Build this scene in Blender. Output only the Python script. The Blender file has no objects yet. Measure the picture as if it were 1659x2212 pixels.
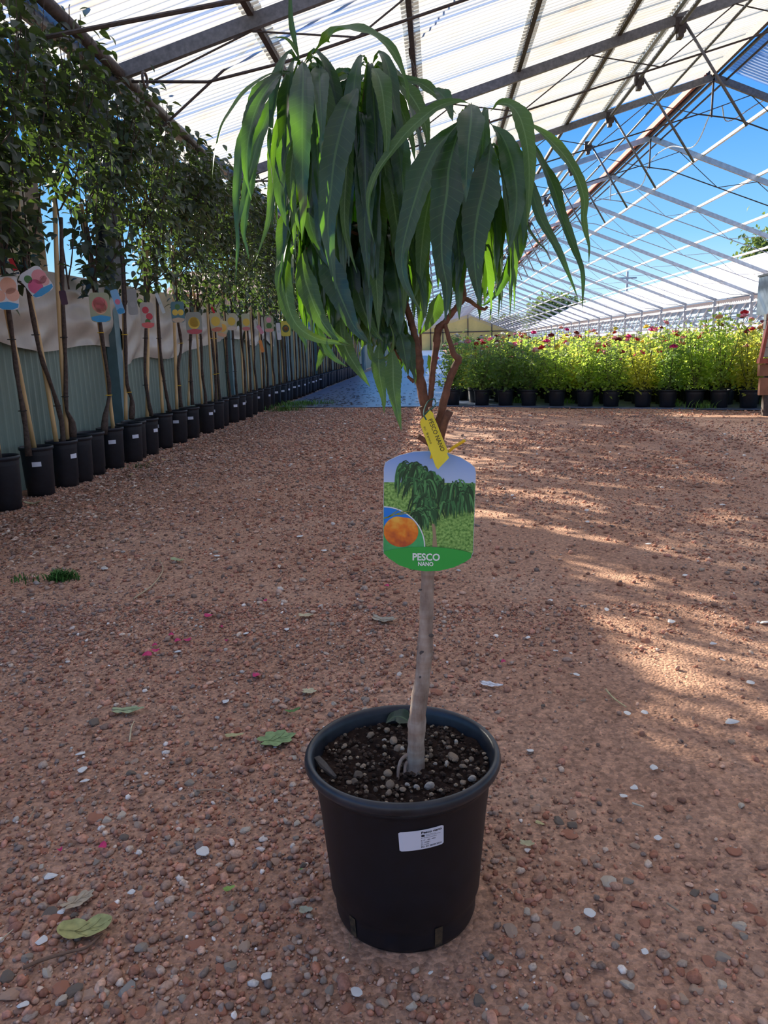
import bpy, math, random
import numpy as np
from mathutils import Vector, Matrix

S = bpy.context.scene
COL = S.collection

# ---------------------------------------------------------------- camera
F_PX, PITCH, YAW, ROLL, CAMZ, W, H = 1645.5, 0.2152, 0.0739, -0.0272, 0.84, 1659.0, 2212.0
cam_d = bpy.data.cameras.new('camera'); cam = bpy.data.objects.new('camera', cam_d); COL.objects.link(cam)
cam_d.sensor_fit = 'HORIZONTAL'; cam_d.sensor_width = 36.0; cam_d.lens = F_PX / W * 36.0
cam_d.clip_start = 0.02; cam_d.clip_end = 600
R0 = np.array([math.cos(YAW), math.sin(YAW), 0.]); F0 = np.array([-math.sin(YAW), math.cos(YAW), 0.]); Z0 = np.array([0, 0, 1.])
FW = F0 * math.cos(PITCH) - Z0 * math.sin(PITCH); U0 = F0 * math.sin(PITCH) + Z0 * math.cos(PITCH)
cr, sr = math.cos(ROLL), math.sin(ROLL)
RR = cr * R0 + sr * U0; UU = -sr * R0 + cr * U0
M = Matrix(((RR[0], UU[0], -FW[0], 0), (RR[1], UU[1], -FW[1], 0), (RR[2], UU[2], -FW[2], CAMZ), (0, 0, 0, 1)))
cam.matrix_world = M
S.camera = cam
CAM = np.array([0, 0, CAMZ])

# ---------------------------------------------------------------- light
SUN_DIR = Vector((-1.0, 0.98, 0.60)).normalized()
sun_d = bpy.data.lights.new('sun', 'SUN'); sun_d.energy = 5.6; sun_d.angle = math.radians(0.6); sun_d.color = (1.0, 0.92, 0.80)
sun = bpy.data.objects.new('sun', sun_d); COL.objects.link(sun)
sun.rotation_euler = SUN_DIR.to_track_quat('Z', 'Y').to_euler(); sun.location = (-20, 20, 20)
wd = bpy.data.worlds.new('sky'); S.world = wd; wd.use_nodes = True
nt = wd.node_tree; nt.nodes.clear()
tc = nt.nodes.new('ShaderNodeTexCoord'); sep = nt.nodes.new('ShaderNodeSeparateXYZ'); ramp = nt.nodes.new('ShaderNodeValToRGB')
bg = nt.nodes.new('ShaderNodeBackground'); wo = nt.nodes.new('ShaderNodeOutputWorld')
nt.links.new(tc.outputs['Generated'], sep.inputs[0]); nt.links.new(sep.outputs['Z'], ramp.inputs[0])
nt.links.new(ramp.outputs[0], bg.inputs[0]); nt.links.new(bg.outputs[0], wo.inputs[0])
rp = ramp.color_ramp; rp.elements[0].position = 0.0; rp.elements[0].color = (0.44, 0.49, 0.51, 1)
rp.elements[1].position = 1.0; rp.elements[1].color = (0.030, 0.105, 0.33, 1)
for p, c in ((0.05, (0.26, 0.40, 0.51, 1)), (0.12, (0.125, 0.285, 0.455, 1)), (0.24, (0.048, 0.18, 0.43, 1)), (0.45, (0.036, 0.13, 0.37, 1))):
    e = rp.elements.new(p); e.color = c
bg.inputs[1].default_value = 0.93
S.view_settings.view_transform = 'Standard'; S.view_settings.look = 'None'
S.view_settings.exposure = 1.38; S.view_settings.gamma = 1.0
try: S.view_settings.use_curve_mapping = False
except Exception: pass

# ---------------------------------------------------------------- helpers
def ray(px, py):
    dx, dy = (px - W / 2) / F_PX, (py - H / 2) / F_PX
    return RR * dx - UU * dy + FW
def PY(px, py, y):
    d = ray(px, py); return CAM + d * (y / d[1])
def PX(px, py, x):
    d = ray(px, py); return CAM + d * (x / d[0])
def PG(px, py, z=0.0):
    d = ray(px, py); return CAM + d * ((z - CAMZ) / d[2])
def proj(p):
    q = np.asarray(p, float) - CAM; d = q @ FW
    return np.array([W / 2 + F_PX * (q @ RR) / d, H / 2 - F_PX * (q @ UU) / d, d])
def y_for_px(x, X, z):
    lo, hi = 2.5, 60.
    for _ in range(50):
        m = (lo + hi) / 2
        if proj((X, m, z))[0] < x: lo = m
        else: hi = m
    return (lo + hi) / 2

def tag(o, label=None, cat=None, group=None, kind=None):
    if label: o['label'] = label
    if cat: o['category'] = cat
    if group: o['group'] = group
    if kind: o['kind'] = kind
    return o
def empty(name, loc=(0, 0, 0), label=None, cat=None, group=None, kind=None):
    o = bpy.data.objects.new(name, None); COL.objects.link(o); o.location = tuple(float(v) for v in loc)
    o.empty_display_size = 0.05
    return tag(o, label, cat, group, kind)
def base_of(o):
    b = np.zeros(3)
    while o is not None:
        b += np.array(o.location); o = o.parent
    return b
def mesh(name, V, Fc, mat=None, smooth=False, col=None, uv=None, mats=None, midx=None):
    me = bpy.data.meshes.new(name)
    V = np.asarray(V, dtype=np.float64)
    me.from_pydata([tuple(v) for v in V], [], [tuple(int(i) for i in f) for f in Fc])
    if mats:
        for m_ in mats: me.materials.append(m_)
        if midx is not None: me.polygons.foreach_set('material_index', np.asarray(midx, dtype=np.int32))
    elif mat: me.materials.append(mat)
    if smooth: me.polygons.foreach_set('use_smooth', [True] * len(me.polygons))
    if col is not None:
        a = me.color_attributes.new('Col', 'FLOAT_COLOR', 'POINT')
        c = np.ones((len(V), 4), dtype=np.float32); c[:, :3] = col; a.data.foreach_set('color', c.ravel())
    if uv is not None:
        ul = me.uv_layers.new(name='UVMap'); li = np.zeros(len(me.loops), dtype=np.int32); me.loops.foreach_get('vertex_index', li)
        ul.data.foreach_set('uv', np.asarray(uv, dtype=np.float32)[li].ravel())
    me.update()
    return me
def obj(name, me, parent=None, loc=None, **k):
    o = bpy.data.objects.new(name, me); COL.objects.link(o)
    if parent: o.parent = parent
    if loc is not None: o.location = tuple(float(v) for v in loc)
    return tag(o, **k)
def part(name, V, Fc, mat, parent, smooth=False, **k):
    """mesh given in world coordinates under its thing"""
    kw = {a: k.pop(a) for a in ('col', 'uv', 'mats', 'midx') if a in k}
    b = base_of(parent) if parent else np.zeros(3)
    return obj(name, mesh(name, np.asarray(V, float) - b, Fc, mat, smooth, **kw), parent, **k)
class MB:
    def __init__(s): s.V = []; s.F = []; s.n = 0; s.C = []; s.U = []
    def add(s, V, Fc, col=None, uv=None):
        V = np.asarray(V, float); s.V.append(V); s.F += [tuple(i + s.n for i in f) for f in Fc]; s.n += len(V)
        if col is not None: s.C.append(np.tile(np.asarray(col, float), (len(V), 1)) if np.ndim(col) == 1 else col)
        if uv is not None: s.U.append(uv)
        return s
    def get(s): return np.vstack(s.V), s.F
    def part(s, name, mat, parent=None, smooth=False, **k):
        V, Fc = s.get()
        if s.C: k['col'] = np.vstack(s.C)
        if s.U: k['uv'] = np.vstack(s.U)
        return part(name, V, Fc, mat, parent, smooth, **k)
    def mesh(s, name, mat, smooth=False):
        V, Fc = s.get(); return mesh(name, V, Fc, mat, smooth, col=np.vstack(s.C) if s.C else None, uv=np.vstack(s.U) if s.U else None)
BOXF = [(0, 3, 2, 1), (4, 5, 6, 7), (0, 1, 5, 4), (1, 2, 6, 5), (2, 3, 7, 6), (3, 0, 4, 7)]
def box(x0, x1, y0, y1, z0, z1):
    return np.array([(x0, y0, z0), (x1, y0, z0), (x1, y1, z0), (x0, y1, z0), (x0, y0, z1), (x1, y0, z1), (x1, y1, z1), (x0, y1, z1)], float), BOXF
def frame_of(t, up=(0, 0, 1)):
    t = t / (np.linalg.norm(t) + 1e-12); up = np.array(up, float)
    if abs(t @ up) > .97: up = np.array([1., 0, 0])
    a = np.cross(up, t); a /= np.linalg.norm(a); b = np.cross(t, a); return a, b
def bar(p, q, w, h, up=(0, 0, 1)):
    p = np.array(p, float); q = np.array(q, float); a, b = frame_of(q - p, up)
    V = []
    for c in (p, q):
        for sx, sy in ((-1, -1), (1, -1), (1, 1), (-1, 1)): V.append(c + a * w / 2 * sx + b * h / 2 * sy)
    return np.array(V), BOXF
def tube(pts, rad, n=8, caps=True):
    pts = [np.array(p, float) for p in pts]; m = len(pts)
    if np.ndim(rad) == 0: rad = [rad] * m
    V = []; a = None
    for i, p in enumerate(pts):
        t = pts[min(i + 1, m - 1)] - pts[max(i - 1, 0)]; t = t / (np.linalg.norm(t) + 1e-12)
        if a is None: a, b = frame_of(t)
        else:
            a = a - t * (a @ t); a /= np.linalg.norm(a) + 1e-12; b = np.cross(t, a)
        for k in range(n):
            th = 2 * math.pi * k / n; V.append(p + rad[i] * (a * math.cos(th) + b * math.sin(th)))
    Fc = [(i * n + k, i * n + (k + 1) % n, (i + 1) * n + (k + 1) % n, (i + 1) * n + k) for i in range(m - 1) for k in range(n)]
    if caps: Fc += [tuple(range(n - 1, -1, -1)), tuple((m - 1) * n + k for k in range(n))]
    return np.array(V), Fc
def lathe(prof, cx, cy, n=32, close=True):
    V = []; m = len(prof)
    for r, z in prof:
        for k in range(n):
            th = 2 * math.pi * k / n; V.append((cx + r * math.cos(th), cy + r * math.sin(th), z))
    Fc = [(i * n + k, i * n + (k + 1) % n, (i + 1) * n + (k + 1) % n, (i + 1) * n + k) for i in range(m - 1) for k in range(n)]
    if close: Fc.append(tuple(range(n - 1, -1, -1)))
    return np.array(V), Fc
def catmull(P, n):
    P = np.array(P, float); P = np.vstack([2 * P[0] - P[1], P, 2 * P[-1] - P[-2]]); m = len(P) - 3
    out = []
    for u in np.linspace(0, m, n):
        i = min(int(u), m - 1); t = u - i; p0, p1, p2, p3 = P[i:i + 4]
        out.append(.5 * ((2 * p1) + (-p0 + p2) * t + (2 * p0 - 5 * p1 + 4 * p2 - p3) * t * t + (-p0 + 3 * p1 - 3 * p2 + p3) * t ** 3))
    return np.array(out)

# ---------------------------------------------------------------- materials
def nodes(name):
    m = bpy.data.materials.new(name); m.use_nodes = True; t = m.node_tree; t.nodes.clear()
    o = t.nodes.new('ShaderNodeOutputMaterial'); return m, t, o
def L(t, a, b): t.links.new(a, b)
def principled(t, color=None, rough=.6, metal=0., spec=.5):
    b = t.nodes.new('ShaderNodeBsdfPrincipled')
    if color is not None: b.inputs['Base Color'].default_value = (*color, 1)
    b.inputs['Roughness'].default_value = rough; b.inputs['Metallic'].default_value = metal
    b.inputs['Specular IOR Level'].default_value = spec; return b
def noise_ramp(t, scale, stops, detail=6, coord='Object', rough=.6, vec=None, stretch=None):
    tc = t.nodes.new('ShaderNodeTexCoord'); n = t.nodes.new('ShaderNodeTexNoise'); r = t.nodes.new('ShaderNodeValToRGB')
    n.inputs['Scale'].default_value = scale; n.inputs['Detail'].default_value = detail; n.inputs['Roughness'].default_value = rough
    src = tc.outputs[coord]
    if stretch:
        mp = t.nodes.new('ShaderNodeMapping'); mp.inputs['Scale'].default_value = stretch; L(t, src, mp.inputs[0]); src = mp.outputs[0]
    L(t, src, n.inputs['Vector']); L(t, n.outputs['Fac'], r.inputs[0])
    el = r.color_ramp.elements
    el[0].position, el[0].color = stops[0][0], (*stops[0][1], 1); el[1].position, el[1].color = stops[-1][0], (*stops[-1][1], 1)
    for p, c in stops[1:-1]:
        e = el.new(p); e.color = (*c, 1)
    return r, n
def bump(t, fac, bsdf, strength=.3, dist=.01):
    b = t.nodes.new('ShaderNodeBump'); b.inputs['Strength'].default_value = strength; b.inputs['Distance'].default_value = dist
    L(t, fac, b.inputs['Height']); L(t, b.outputs[0], bsdf.inputs['Normal']); return b
def simple(name, color, rough=.6, var=.25, scale=20, metal=0., spec=.5, bumps=0., bdist=.002, stretch=None):
    m, t, o = nodes(name); b = principled(t, color, rough, metal, spec)
    c = np.array(color)
    r, n = noise_ramp(t, scale, [(.3, tuple(c * (1 - var))), (.7, tuple(np.minimum(c * (1 + var), 1)))], stretch=stretch)
    L(t, r.outputs[0], b.inputs['Base Color'])
    if bumps: bump(t, n.outputs['Fac'], b, bumps, bdist)
    L(t, b.outputs[0], o.inputs[0]); return m
def flat(name, color, rough=.5, spec=.4):
    m, t, o = nodes(name); b = principled(t, color, rough, 0, spec); L(t, b.outputs[0], o.inputs[0]); return m
def attr_mat(name, rough=.7, scale=150, var=.25, bumps=.3, spec=.4):
    m, t, o = nodes(name); b = principled(t, (1, 1, 1), rough, 0, spec)
    a = t.nodes.new('ShaderNodeAttribute'); a.attribute_name = 'Col'
    tc = t.nodes.new('ShaderNodeTexCoord'); n = t.nodes.new('ShaderNodeTexNoise'); n.inputs['Scale'].default_value = scale; n.inputs['Detail'].default_value = 4
    L(t, tc.outputs['Object'], n.inputs['Vector'])
    mr = t.nodes.new('ShaderNodeMapRange'); mr.inputs['To Min'].default_value = 1 - var; mr.inputs['To Max'].default_value = 1 + var
    mr.inputs['From Min'].default_value = .3; mr.inputs['From Max'].default_value = .7
    L(t, n.outputs['Fac'], mr.inputs['Value'])
    mx = t.nodes.new('ShaderNodeMix'); mx.data_type = 'RGBA'; mx.blend_type = 'MULTIPLY'; mx.inputs[0].default_value = 1
    L(t, a.outputs['Color'], mx.inputs[6]); L(t, mr.outputs[0], mx.inputs[7]); L(t, mx.outputs[2], b.inputs['Base Color'])
    if bumps: bump(t, n.outputs['Fac'], b, bumps, .002)
    L(t, b.outputs[0], o.inputs[0]); return m
def leaf_mat(name, dark, light, trans, tfac=.35, rough=.35, veins=True, spec=.5, vein=None):
    m, t, o = nodes(name); b = principled(t, dark, rough, 0, spec)
    r, n = noise_ramp(t, 14, [(.3, dark), (.7, light)], detail=3)
    # per-object tone
    oi = t.nodes.new('ShaderNodeObjectInfo'); hs = t.nodes.new('ShaderNodeHueSaturation')
    mr = t.nodes.new('ShaderNodeMapRange'); mr.inputs['To Min'].default_value = .75; mr.inputs['To Max'].default_value = 1.35
    L(t, oi.outputs['Random'], mr.inputs['Value']); L(t, mr.outputs[0], hs.inputs['Value']); L(t, r.outputs[0], hs.inputs['Color'])
    colout = hs.outputs[0]
    tr = t.nodes.new('ShaderNodeBsdfTranslucent'); tr.inputs[0].default_value = (*trans, 1)
    if veins:
        uv = t.nodes.new('ShaderNodeUVMap'); uv.uv_map = 'UVMap'; sp = t.nodes.new('ShaderNodeSeparateXYZ'); L(t, uv.outputs[0], sp.inputs[0])
        def mth(op, a, b_=None, c_=None):
            x = t.nodes.new('ShaderNodeMath'); x.operation = op
            for i, s_ in enumerate((a, b_, c_)):
                if s_ is None: continue
                if isinstance(s_, (int, float)): x.inputs[i].default_value = s_
                else: L(t, s_, x.inputs[i])
            return x.outputs[0]
        au = mth('ABSOLUTE', mth('SUBTRACT', sp.outputs[0], .5))
        mid = mth('LESS_THAN', au, .035)
        ph = mth('FRACT', mth('MULTIPLY', mth('SUBTRACT', sp.outputs[1], mth('MULTIPLY', au, .10)), 22.))
        side = mth('MULTIPLY', mth('LESS_THAN', ph, .09), .45)
        vf = mth('MAXIMUM', mid, side)
        mx = t.nodes.new('ShaderNodeMix'); mx.data_type = 'RGBA'; L(t, vf, mx.inputs[0]); L(t, colout, mx.inputs[6])
        vc = vein or tuple(np.minimum(np.array(light) * 2.6 + .01, 1)); mx.inputs[7].default_value = (*vc, 1); colout = mx.outputs[2]
        bump(t, vf, b, .25, .0012)
    L(t, colout, b.inputs['Base Color'])
    ms = t.nodes.new('ShaderNodeMixShader'); ms.inputs[0].default_value = tfac
    L(t, b.outputs[0], ms.inputs[1]); L(t, tr.outputs[0], ms.inputs[2]); L(t, ms.outputs[0], o.inputs[0]); return m

M_steel = simple('painted_steel', (.20, .19, .18), .5, .3, 25, .3)
M_steel_d = simple('dark_rusty_steel', (.085, .065, .055), .6, .4, 30, .2)
M_galv = simple('galvanised_steel', (.42, .45, .48), .4, .2, 12, .4)
M_red = simple('red_oxide_paint', (.42, .09, .05), .6, .4, 14)
M_teal = simple('blue_green_painted_post', (.13, .23, .26), .5, .15, 10)
M_pot = simple('black_pot_plastic', (.0035, .0048, .0095), .5, .35, 40, 0, .5, .05)
M_pot2 = simple('black_nursery_pot', (.013, .015, .022), .5, .25, 30)
M_soil = simple('potting_soil', (.022, .012, .008), .95, .7, 90, 0, .2, .9, .006)
M_soil2 = simple('dry_potting_soil', (.06, .038, .026), .95, .6, 60, 0, .2, .6, .006)
M_cane = simple('bamboo_cane', (.66, .44, .20), .45, .2, 25, stretch=(1, 1, .15))
M_bark = simple('dark_fruit_tree_bark', (.085, .06, .048), .85, .45, 60, 0, .3, .6, .004)
M_white = flat('white_sticker', (.78, .78, .86), .5)
M_ink = flat('black_print', (.012, .012, .02), .6)
M_sheetw = simple('off_white_plastic_film', (.55, .50, .43), .35, .12, 5, 0, .6, .3, .01)
M_rail = simple('white_rail', (.7, .73, .76), .4, .1, 6)
M_mat = simple('blue_grey_weed_mat', (.14, .18, .27), .32, .35, 5, 0, .7, .3, .004)
M_board = simple('weathered_board', (.22, .15, .09), .8, .3, 8, stretch=(1, 1, .2))
M_beige = simple('beige_panel', (.42, .34, .23), .8, .2, 3)
M_stone = attr_mat('stone_surface', .82, 220, .25, .4, .3)
M_lit = attr_mat('litter_surface', .8, 90, .2, .2, .3)
M_print = attr_mat('printed_colour', .45, 400, .06, 0, .4)
M_yel_tie = flat('yellow_plastic_tie', (.85, .55, .03), .4)
M_blk_tie = flat('black_tie', (.01, .01, .01), .5)
M_green_tie = flat('green_wire_tie', (.01, .09, .07), .4)
M_leafA = leaf_mat('peach_leaf_dark', (.012, .036, .019), (.024, .058, .030), (.22, .55, .02), .20, .29, spec=.7, vein=(.07, .15, .05))
M_leafB = leaf_mat('peach_leaf_light', (.038, .085, .026), (.065, .125, .038), (.26, .56, .03), .25, .42, spec=.5, vein=(.16, .27, .10))
M_fol = leaf_mat('fruit_tree_foliage', (.036, .048, .030), (.070, .086, .056), (.16, .28, .04), .18, .45, veins=False)
M_fol2 = leaf_mat('hedge_foliage', (.018, .035, .012), (.035, .06, .02), (.05, .12, .01), .15, .6, veins=False)
M_rosef = leaf_mat('rose_foliage', (.13, .22, .04), (.26, .36, .08), (.62, .82, .12), .50, .5, veins=False)
M_rosed = leaf_mat('rose_foliage_dark', (.07, .15, .04), (.14, .23, .07), (.40, .60, .10), .45, .5, veins=False)
M_rosey = leaf_mat('rose_foliage_yellow', (.26, .30, .04), (.42, .42, .07), (.75, .75, .10), .50, .5, veins=False)

# translucent corrugated roofing
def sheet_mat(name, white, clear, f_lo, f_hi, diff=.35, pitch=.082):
    """fibreglass sheet: more opaque in the valleys, clearer on the crests"""
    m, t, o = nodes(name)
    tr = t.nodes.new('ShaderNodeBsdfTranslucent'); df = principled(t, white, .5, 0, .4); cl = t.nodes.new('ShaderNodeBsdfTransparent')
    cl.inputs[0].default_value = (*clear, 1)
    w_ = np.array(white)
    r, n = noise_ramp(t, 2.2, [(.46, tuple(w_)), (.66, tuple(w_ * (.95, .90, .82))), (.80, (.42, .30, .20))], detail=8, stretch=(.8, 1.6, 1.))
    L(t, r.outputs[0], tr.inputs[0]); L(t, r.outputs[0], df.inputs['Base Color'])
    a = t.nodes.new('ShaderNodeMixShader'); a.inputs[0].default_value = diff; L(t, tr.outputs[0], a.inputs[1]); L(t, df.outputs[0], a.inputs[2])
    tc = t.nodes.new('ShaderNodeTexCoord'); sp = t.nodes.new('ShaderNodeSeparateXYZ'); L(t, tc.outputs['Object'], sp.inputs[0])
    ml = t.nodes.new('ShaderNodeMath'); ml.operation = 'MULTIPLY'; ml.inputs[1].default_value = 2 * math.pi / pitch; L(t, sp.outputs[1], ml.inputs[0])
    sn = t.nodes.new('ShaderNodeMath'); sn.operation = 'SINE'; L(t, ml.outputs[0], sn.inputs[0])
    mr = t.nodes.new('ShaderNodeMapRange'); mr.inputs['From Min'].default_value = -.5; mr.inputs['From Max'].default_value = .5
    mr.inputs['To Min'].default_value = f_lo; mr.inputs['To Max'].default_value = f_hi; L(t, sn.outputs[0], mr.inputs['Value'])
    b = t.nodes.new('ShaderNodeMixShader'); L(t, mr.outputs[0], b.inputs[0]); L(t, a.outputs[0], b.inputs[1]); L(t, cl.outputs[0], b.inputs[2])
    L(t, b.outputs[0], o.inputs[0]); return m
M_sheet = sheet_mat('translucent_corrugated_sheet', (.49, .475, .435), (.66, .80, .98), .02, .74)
M_sheet2 = sheet_mat('cream_corrugated_sheet', (.47, .455, .415), (.66, .80, .98), .02, .30)  # mostly opaque variant with fainter clear bands
M_sheet_n = simple('neighbour_white_roof', (.86, .85, .87), .5, .05, 2)
M_sheet_r = sheet_mat('clear_corrugated_sheet', (.42, .46, .52), (.72, .82, .95), .25, .70)
M_fence = simple('green_corrugated_panel', (.23, .30, .25), .5, .16, 4, 0, .4, stretch=(1, 1, .25))

# ---------------------------------------------------------------- ground
rng = np.random.default_rng(7); random.seed(7)
def hgt(x, y):
    return .004 * np.sin(x * 3.1 + 1.3 * np.sin(y * 1.7)) + .003 * np.sin(y * 4.3 + 2 * np.sin(x * 2.3)) + .0015 * np.sin(x * 17 + y * 9)
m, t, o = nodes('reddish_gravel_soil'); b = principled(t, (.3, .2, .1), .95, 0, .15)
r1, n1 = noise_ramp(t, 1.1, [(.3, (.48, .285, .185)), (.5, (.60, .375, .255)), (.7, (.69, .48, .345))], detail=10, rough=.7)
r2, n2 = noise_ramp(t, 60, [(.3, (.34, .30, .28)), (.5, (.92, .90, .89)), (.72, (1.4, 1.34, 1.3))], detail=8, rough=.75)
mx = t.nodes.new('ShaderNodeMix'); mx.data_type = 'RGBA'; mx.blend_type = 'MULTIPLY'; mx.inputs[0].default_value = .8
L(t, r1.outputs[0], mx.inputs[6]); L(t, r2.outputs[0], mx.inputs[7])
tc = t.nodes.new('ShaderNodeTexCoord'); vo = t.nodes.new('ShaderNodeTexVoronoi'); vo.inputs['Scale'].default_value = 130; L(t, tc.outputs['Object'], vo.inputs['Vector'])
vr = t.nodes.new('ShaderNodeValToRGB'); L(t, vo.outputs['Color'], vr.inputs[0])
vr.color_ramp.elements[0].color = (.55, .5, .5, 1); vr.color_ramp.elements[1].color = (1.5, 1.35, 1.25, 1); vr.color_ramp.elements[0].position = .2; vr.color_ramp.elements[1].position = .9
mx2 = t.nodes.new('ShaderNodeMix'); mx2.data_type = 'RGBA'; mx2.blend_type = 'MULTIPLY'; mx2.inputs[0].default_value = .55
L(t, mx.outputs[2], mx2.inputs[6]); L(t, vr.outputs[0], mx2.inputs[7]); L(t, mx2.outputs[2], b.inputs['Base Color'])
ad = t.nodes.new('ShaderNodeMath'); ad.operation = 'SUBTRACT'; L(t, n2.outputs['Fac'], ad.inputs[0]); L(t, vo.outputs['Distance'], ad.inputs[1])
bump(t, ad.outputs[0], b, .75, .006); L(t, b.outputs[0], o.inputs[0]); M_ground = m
xs = np.concatenate([np.linspace(-60, -3, 12), np.linspace(-2.9, 4.5, 150), np.linspace(5, 80, 14)])
ys = np.concatenate([np.linspace(-8, 0.2, 10), np.linspace(.25, 6, 140), np.linspace(6.2, 14, 50), np.linspace(16, 160, 20)])
GX, GY = np.meshgrid(xs, ys); GV = np.stack([GX.ravel(), GY.ravel(), hgt(GX, GY).ravel() - .001], 1)
nx = len(xs); GF = [(j * nx + i, j * nx + i + 1, (j + 1) * nx + i + 1, (j + 1) * nx + i) for j in range(len(ys) - 1) for i in range(nx - 1)]
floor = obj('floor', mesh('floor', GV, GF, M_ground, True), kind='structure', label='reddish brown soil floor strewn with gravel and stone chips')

# stones
def icosphere():
    p = (1 + 5 ** .5) / 2
    V = [(-1, p, 0), (1, p, 0), (-1, -p, 0), (1, -p, 0), (0, -1, p), (0, 1, p), (0, -1, -p), (0, 1, -p), (p, 0, -1), (p, 0, 1), (-p, 0, -1), (-p, 0, 1)]
    Fc = [(0, 11, 5), (0, 5, 1), (0, 1, 7), (0, 7, 10), (0, 10, 11), (1, 5, 9), (5, 11, 4), (11, 10, 2), (10, 7, 6), (7, 1, 8), (3, 9, 4), (3, 4, 2), (3, 2, 6), (3, 6, 8), (3, 8, 9), (4, 9, 5), (2, 4, 11), (6, 2, 10), (8, 6, 7), (9, 8, 1)]
    V = np.array(V, float); V /= np.linalg.norm(V[0]); return V, Fc
IV, IF = icosphere()
def subdiv(V, Fc):
    V = list(map(tuple, V)); mid = {}; out = []
    def g(a, b_):
        k = (min(a, b_), max(a, b_))
        if k not in mid:
            v = (np.array(V[a]) + np.array(V[b_])); v = v / np.linalg.norm(v); V.append(tuple(v)); mid[k] = len(V) - 1
        return mid[k]
    for a, b_, c in Fc:
        x, y, z = g(a, b_), g(b_, c), g(c, a); out += [(a, x, z), (b_, y, x), (c, z, y), (x, y, z)]
    return np.array(V), out
IV2, IF2 = subdiv(IV, IF)
def stone_shape(V, rg, rough=.22, d0=.55, d1=.95):
    n = rg.normal(size=(7, 3)); n /= np.linalg.norm(n, axis=1)[:, None]; d = rg.uniform(d0, d1, 7)
    W_ = V.copy()
    for k in range(7):   # planar cuts give broken faces
        s_ = W_ @ n[k]; over = np.maximum(s_ - d[k], 0); W_ = W_ - over[:, None] * n[k] * .85
    return W_ * (1 + rg.uniform(-rough * .3, rough * .3, (len(V), 1)))
PAL = 1.25 * np.array([(.36, .155, .10), (.42, .22, .155), (.34, .205, .15), (.46, .31, .235), (.27, .20, .165), (.34, .28, .235), (.19, .165, .155), (.54, .45, .37), (.48, .27, .19), (.28, .15, .11), (.72, .70, .66), (.40, .19, .14)])
PW = np.array([.14, .16, .16, .13, .09, .07, .04, .035, .08, .06, .02, .06]); PW /= PW.sum()
POTC = (-.058, 1.018)
def clump(x, y):
    v = .5 + .5 * np.sin(x * 2.1 + 2.2 * np.sin(y * 1.3 + 1)) * np.sin(y * 1.9 + 1.7 * np.sin(x * 1.4))
    v = v + .55 * (x < -.15) + .35 * (x > .75) * (y < 1.6) - .25 * ((x > .1) & (x < .8) & (y < 3))
    return np.clip(v, .08, 1.3)
def scatter(n, x0, x1, y0, y1, smin, smax, power, mesh_v, mesh_f, nvar=16):
    X = rng.uniform(x0, x1, n * 2); Y = rng.uniform(y0, y1, n * 2)
    keep = rng.uniform(0, 1.3, n * 2) < clump(X, Y); keep &= np.hypot(X - POTC[0], Y - POTC[1]) > .135
    keep &= ~((X < .2 + (10.6 - Y) * 2.4) & (Y > 10.5)) ; keep &= Y < 10.5 - .41 * np.maximum(X, 0)
    X, Y = X[keep][:n], Y[keep][:n]; n = len(X)
    s_ = smin * (1 - rng.uniform(0, 1, n)) ** (-1 / power); s_ = np.minimum(s_, smax)
    vs = [stone_shape(mesh_v, rng) for _ in range(nvar)]; nv = len(mesh_v)
    vi = rng.integers(0, nvar, n); B = np.array(vs)[vi]
    sc = np.stack([s_ * rng.uniform(.75, 1.35, n), s_ * rng.uniform(.6, 1.0, n), s_ * rng.uniform(.4, .85, n)], 1) * .5
    B = B * sc[:, None, :]; th = rng.uniform(0, 6.28, n); tl = rng.normal(0, .25, n)
    c, s2 = np.cos(tl)[:, None], np.sin(tl)[:, None]; x, z = B[..., 0] * c - B[..., 2] * s2, B[..., 0] * s2 + B[..., 2] * c
    c, s2 = np.cos(th)[:, None], np.sin(th)[:, None]; x, y = x * c - B[..., 1] * s2, x * s2 + B[..., 1] * c
    V = np.stack([x + X[:, None], y + Y[:, None], z + (hgt(X, Y) + sc[:, 2] * .45)[:, None]], -1)
    ci = rng.choice(len(PAL), n, p=PW); C = (PAL[ci] * .85 + np.array([.50, .31, .22]) * .15) * rng.uniform(.65, 1.4, (n, 1)) * np.array([1.03, .96, .88])
    left = (X < -1.1) & (rng.uniform(0, 1, n) < .5); C[left] = C[left] * .5 + np.array([.42, .30, .24]) * .5 * rng.uniform(.6, 1.3, (left.sum(), 1))
    return V.reshape(-1, 3), n, nv, C, mesh_f
def fast_mesh(name, groups, mat):
    Vs, Ts, Cs = [], [], []; off = 0
    for V, n, nv, C, fc in groups:
        Fa = np.array(fc); T = (Fa[None] + (np.arange(n) * nv)[:, None, None]).reshape(-1, 3) + off; off += len(V)
        Vs.append(V); Ts.append(T); Cs.append(np.repeat(C, nv, 0))
    V = np.vstack(Vs).astype(np.float32); T = np.vstack(Ts).astype(np.int32); C = np.vstack(Cs)
    me = bpy.data.meshes.new(name); me.vertices.add(len(V)); me.vertices.foreach_set('co', V.ravel())
    me.loops.add(T.size); me.loops.foreach_set('vertex_index', T.ravel()); me.polygons.add(len(T))
    me.polygons.foreach_set('loop_start', np.arange(len(T), dtype=np.int32) * 3)
    try: me.polygons.foreach_set('loop_total', np.full(len(T), 3, dtype=np.int32))
    except Exception: pass
    me.update(calc_edges=True); me.validate()
    a = me.color_attributes.new('Col', 'FLOAT_COLOR', 'POINT'); c = np.ones((len(V), 4), dtype=np.float32); c[:, :3] = C; a.data.foreach_set('color', c.ravel())
    me.materials.append(mat); return me
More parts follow.
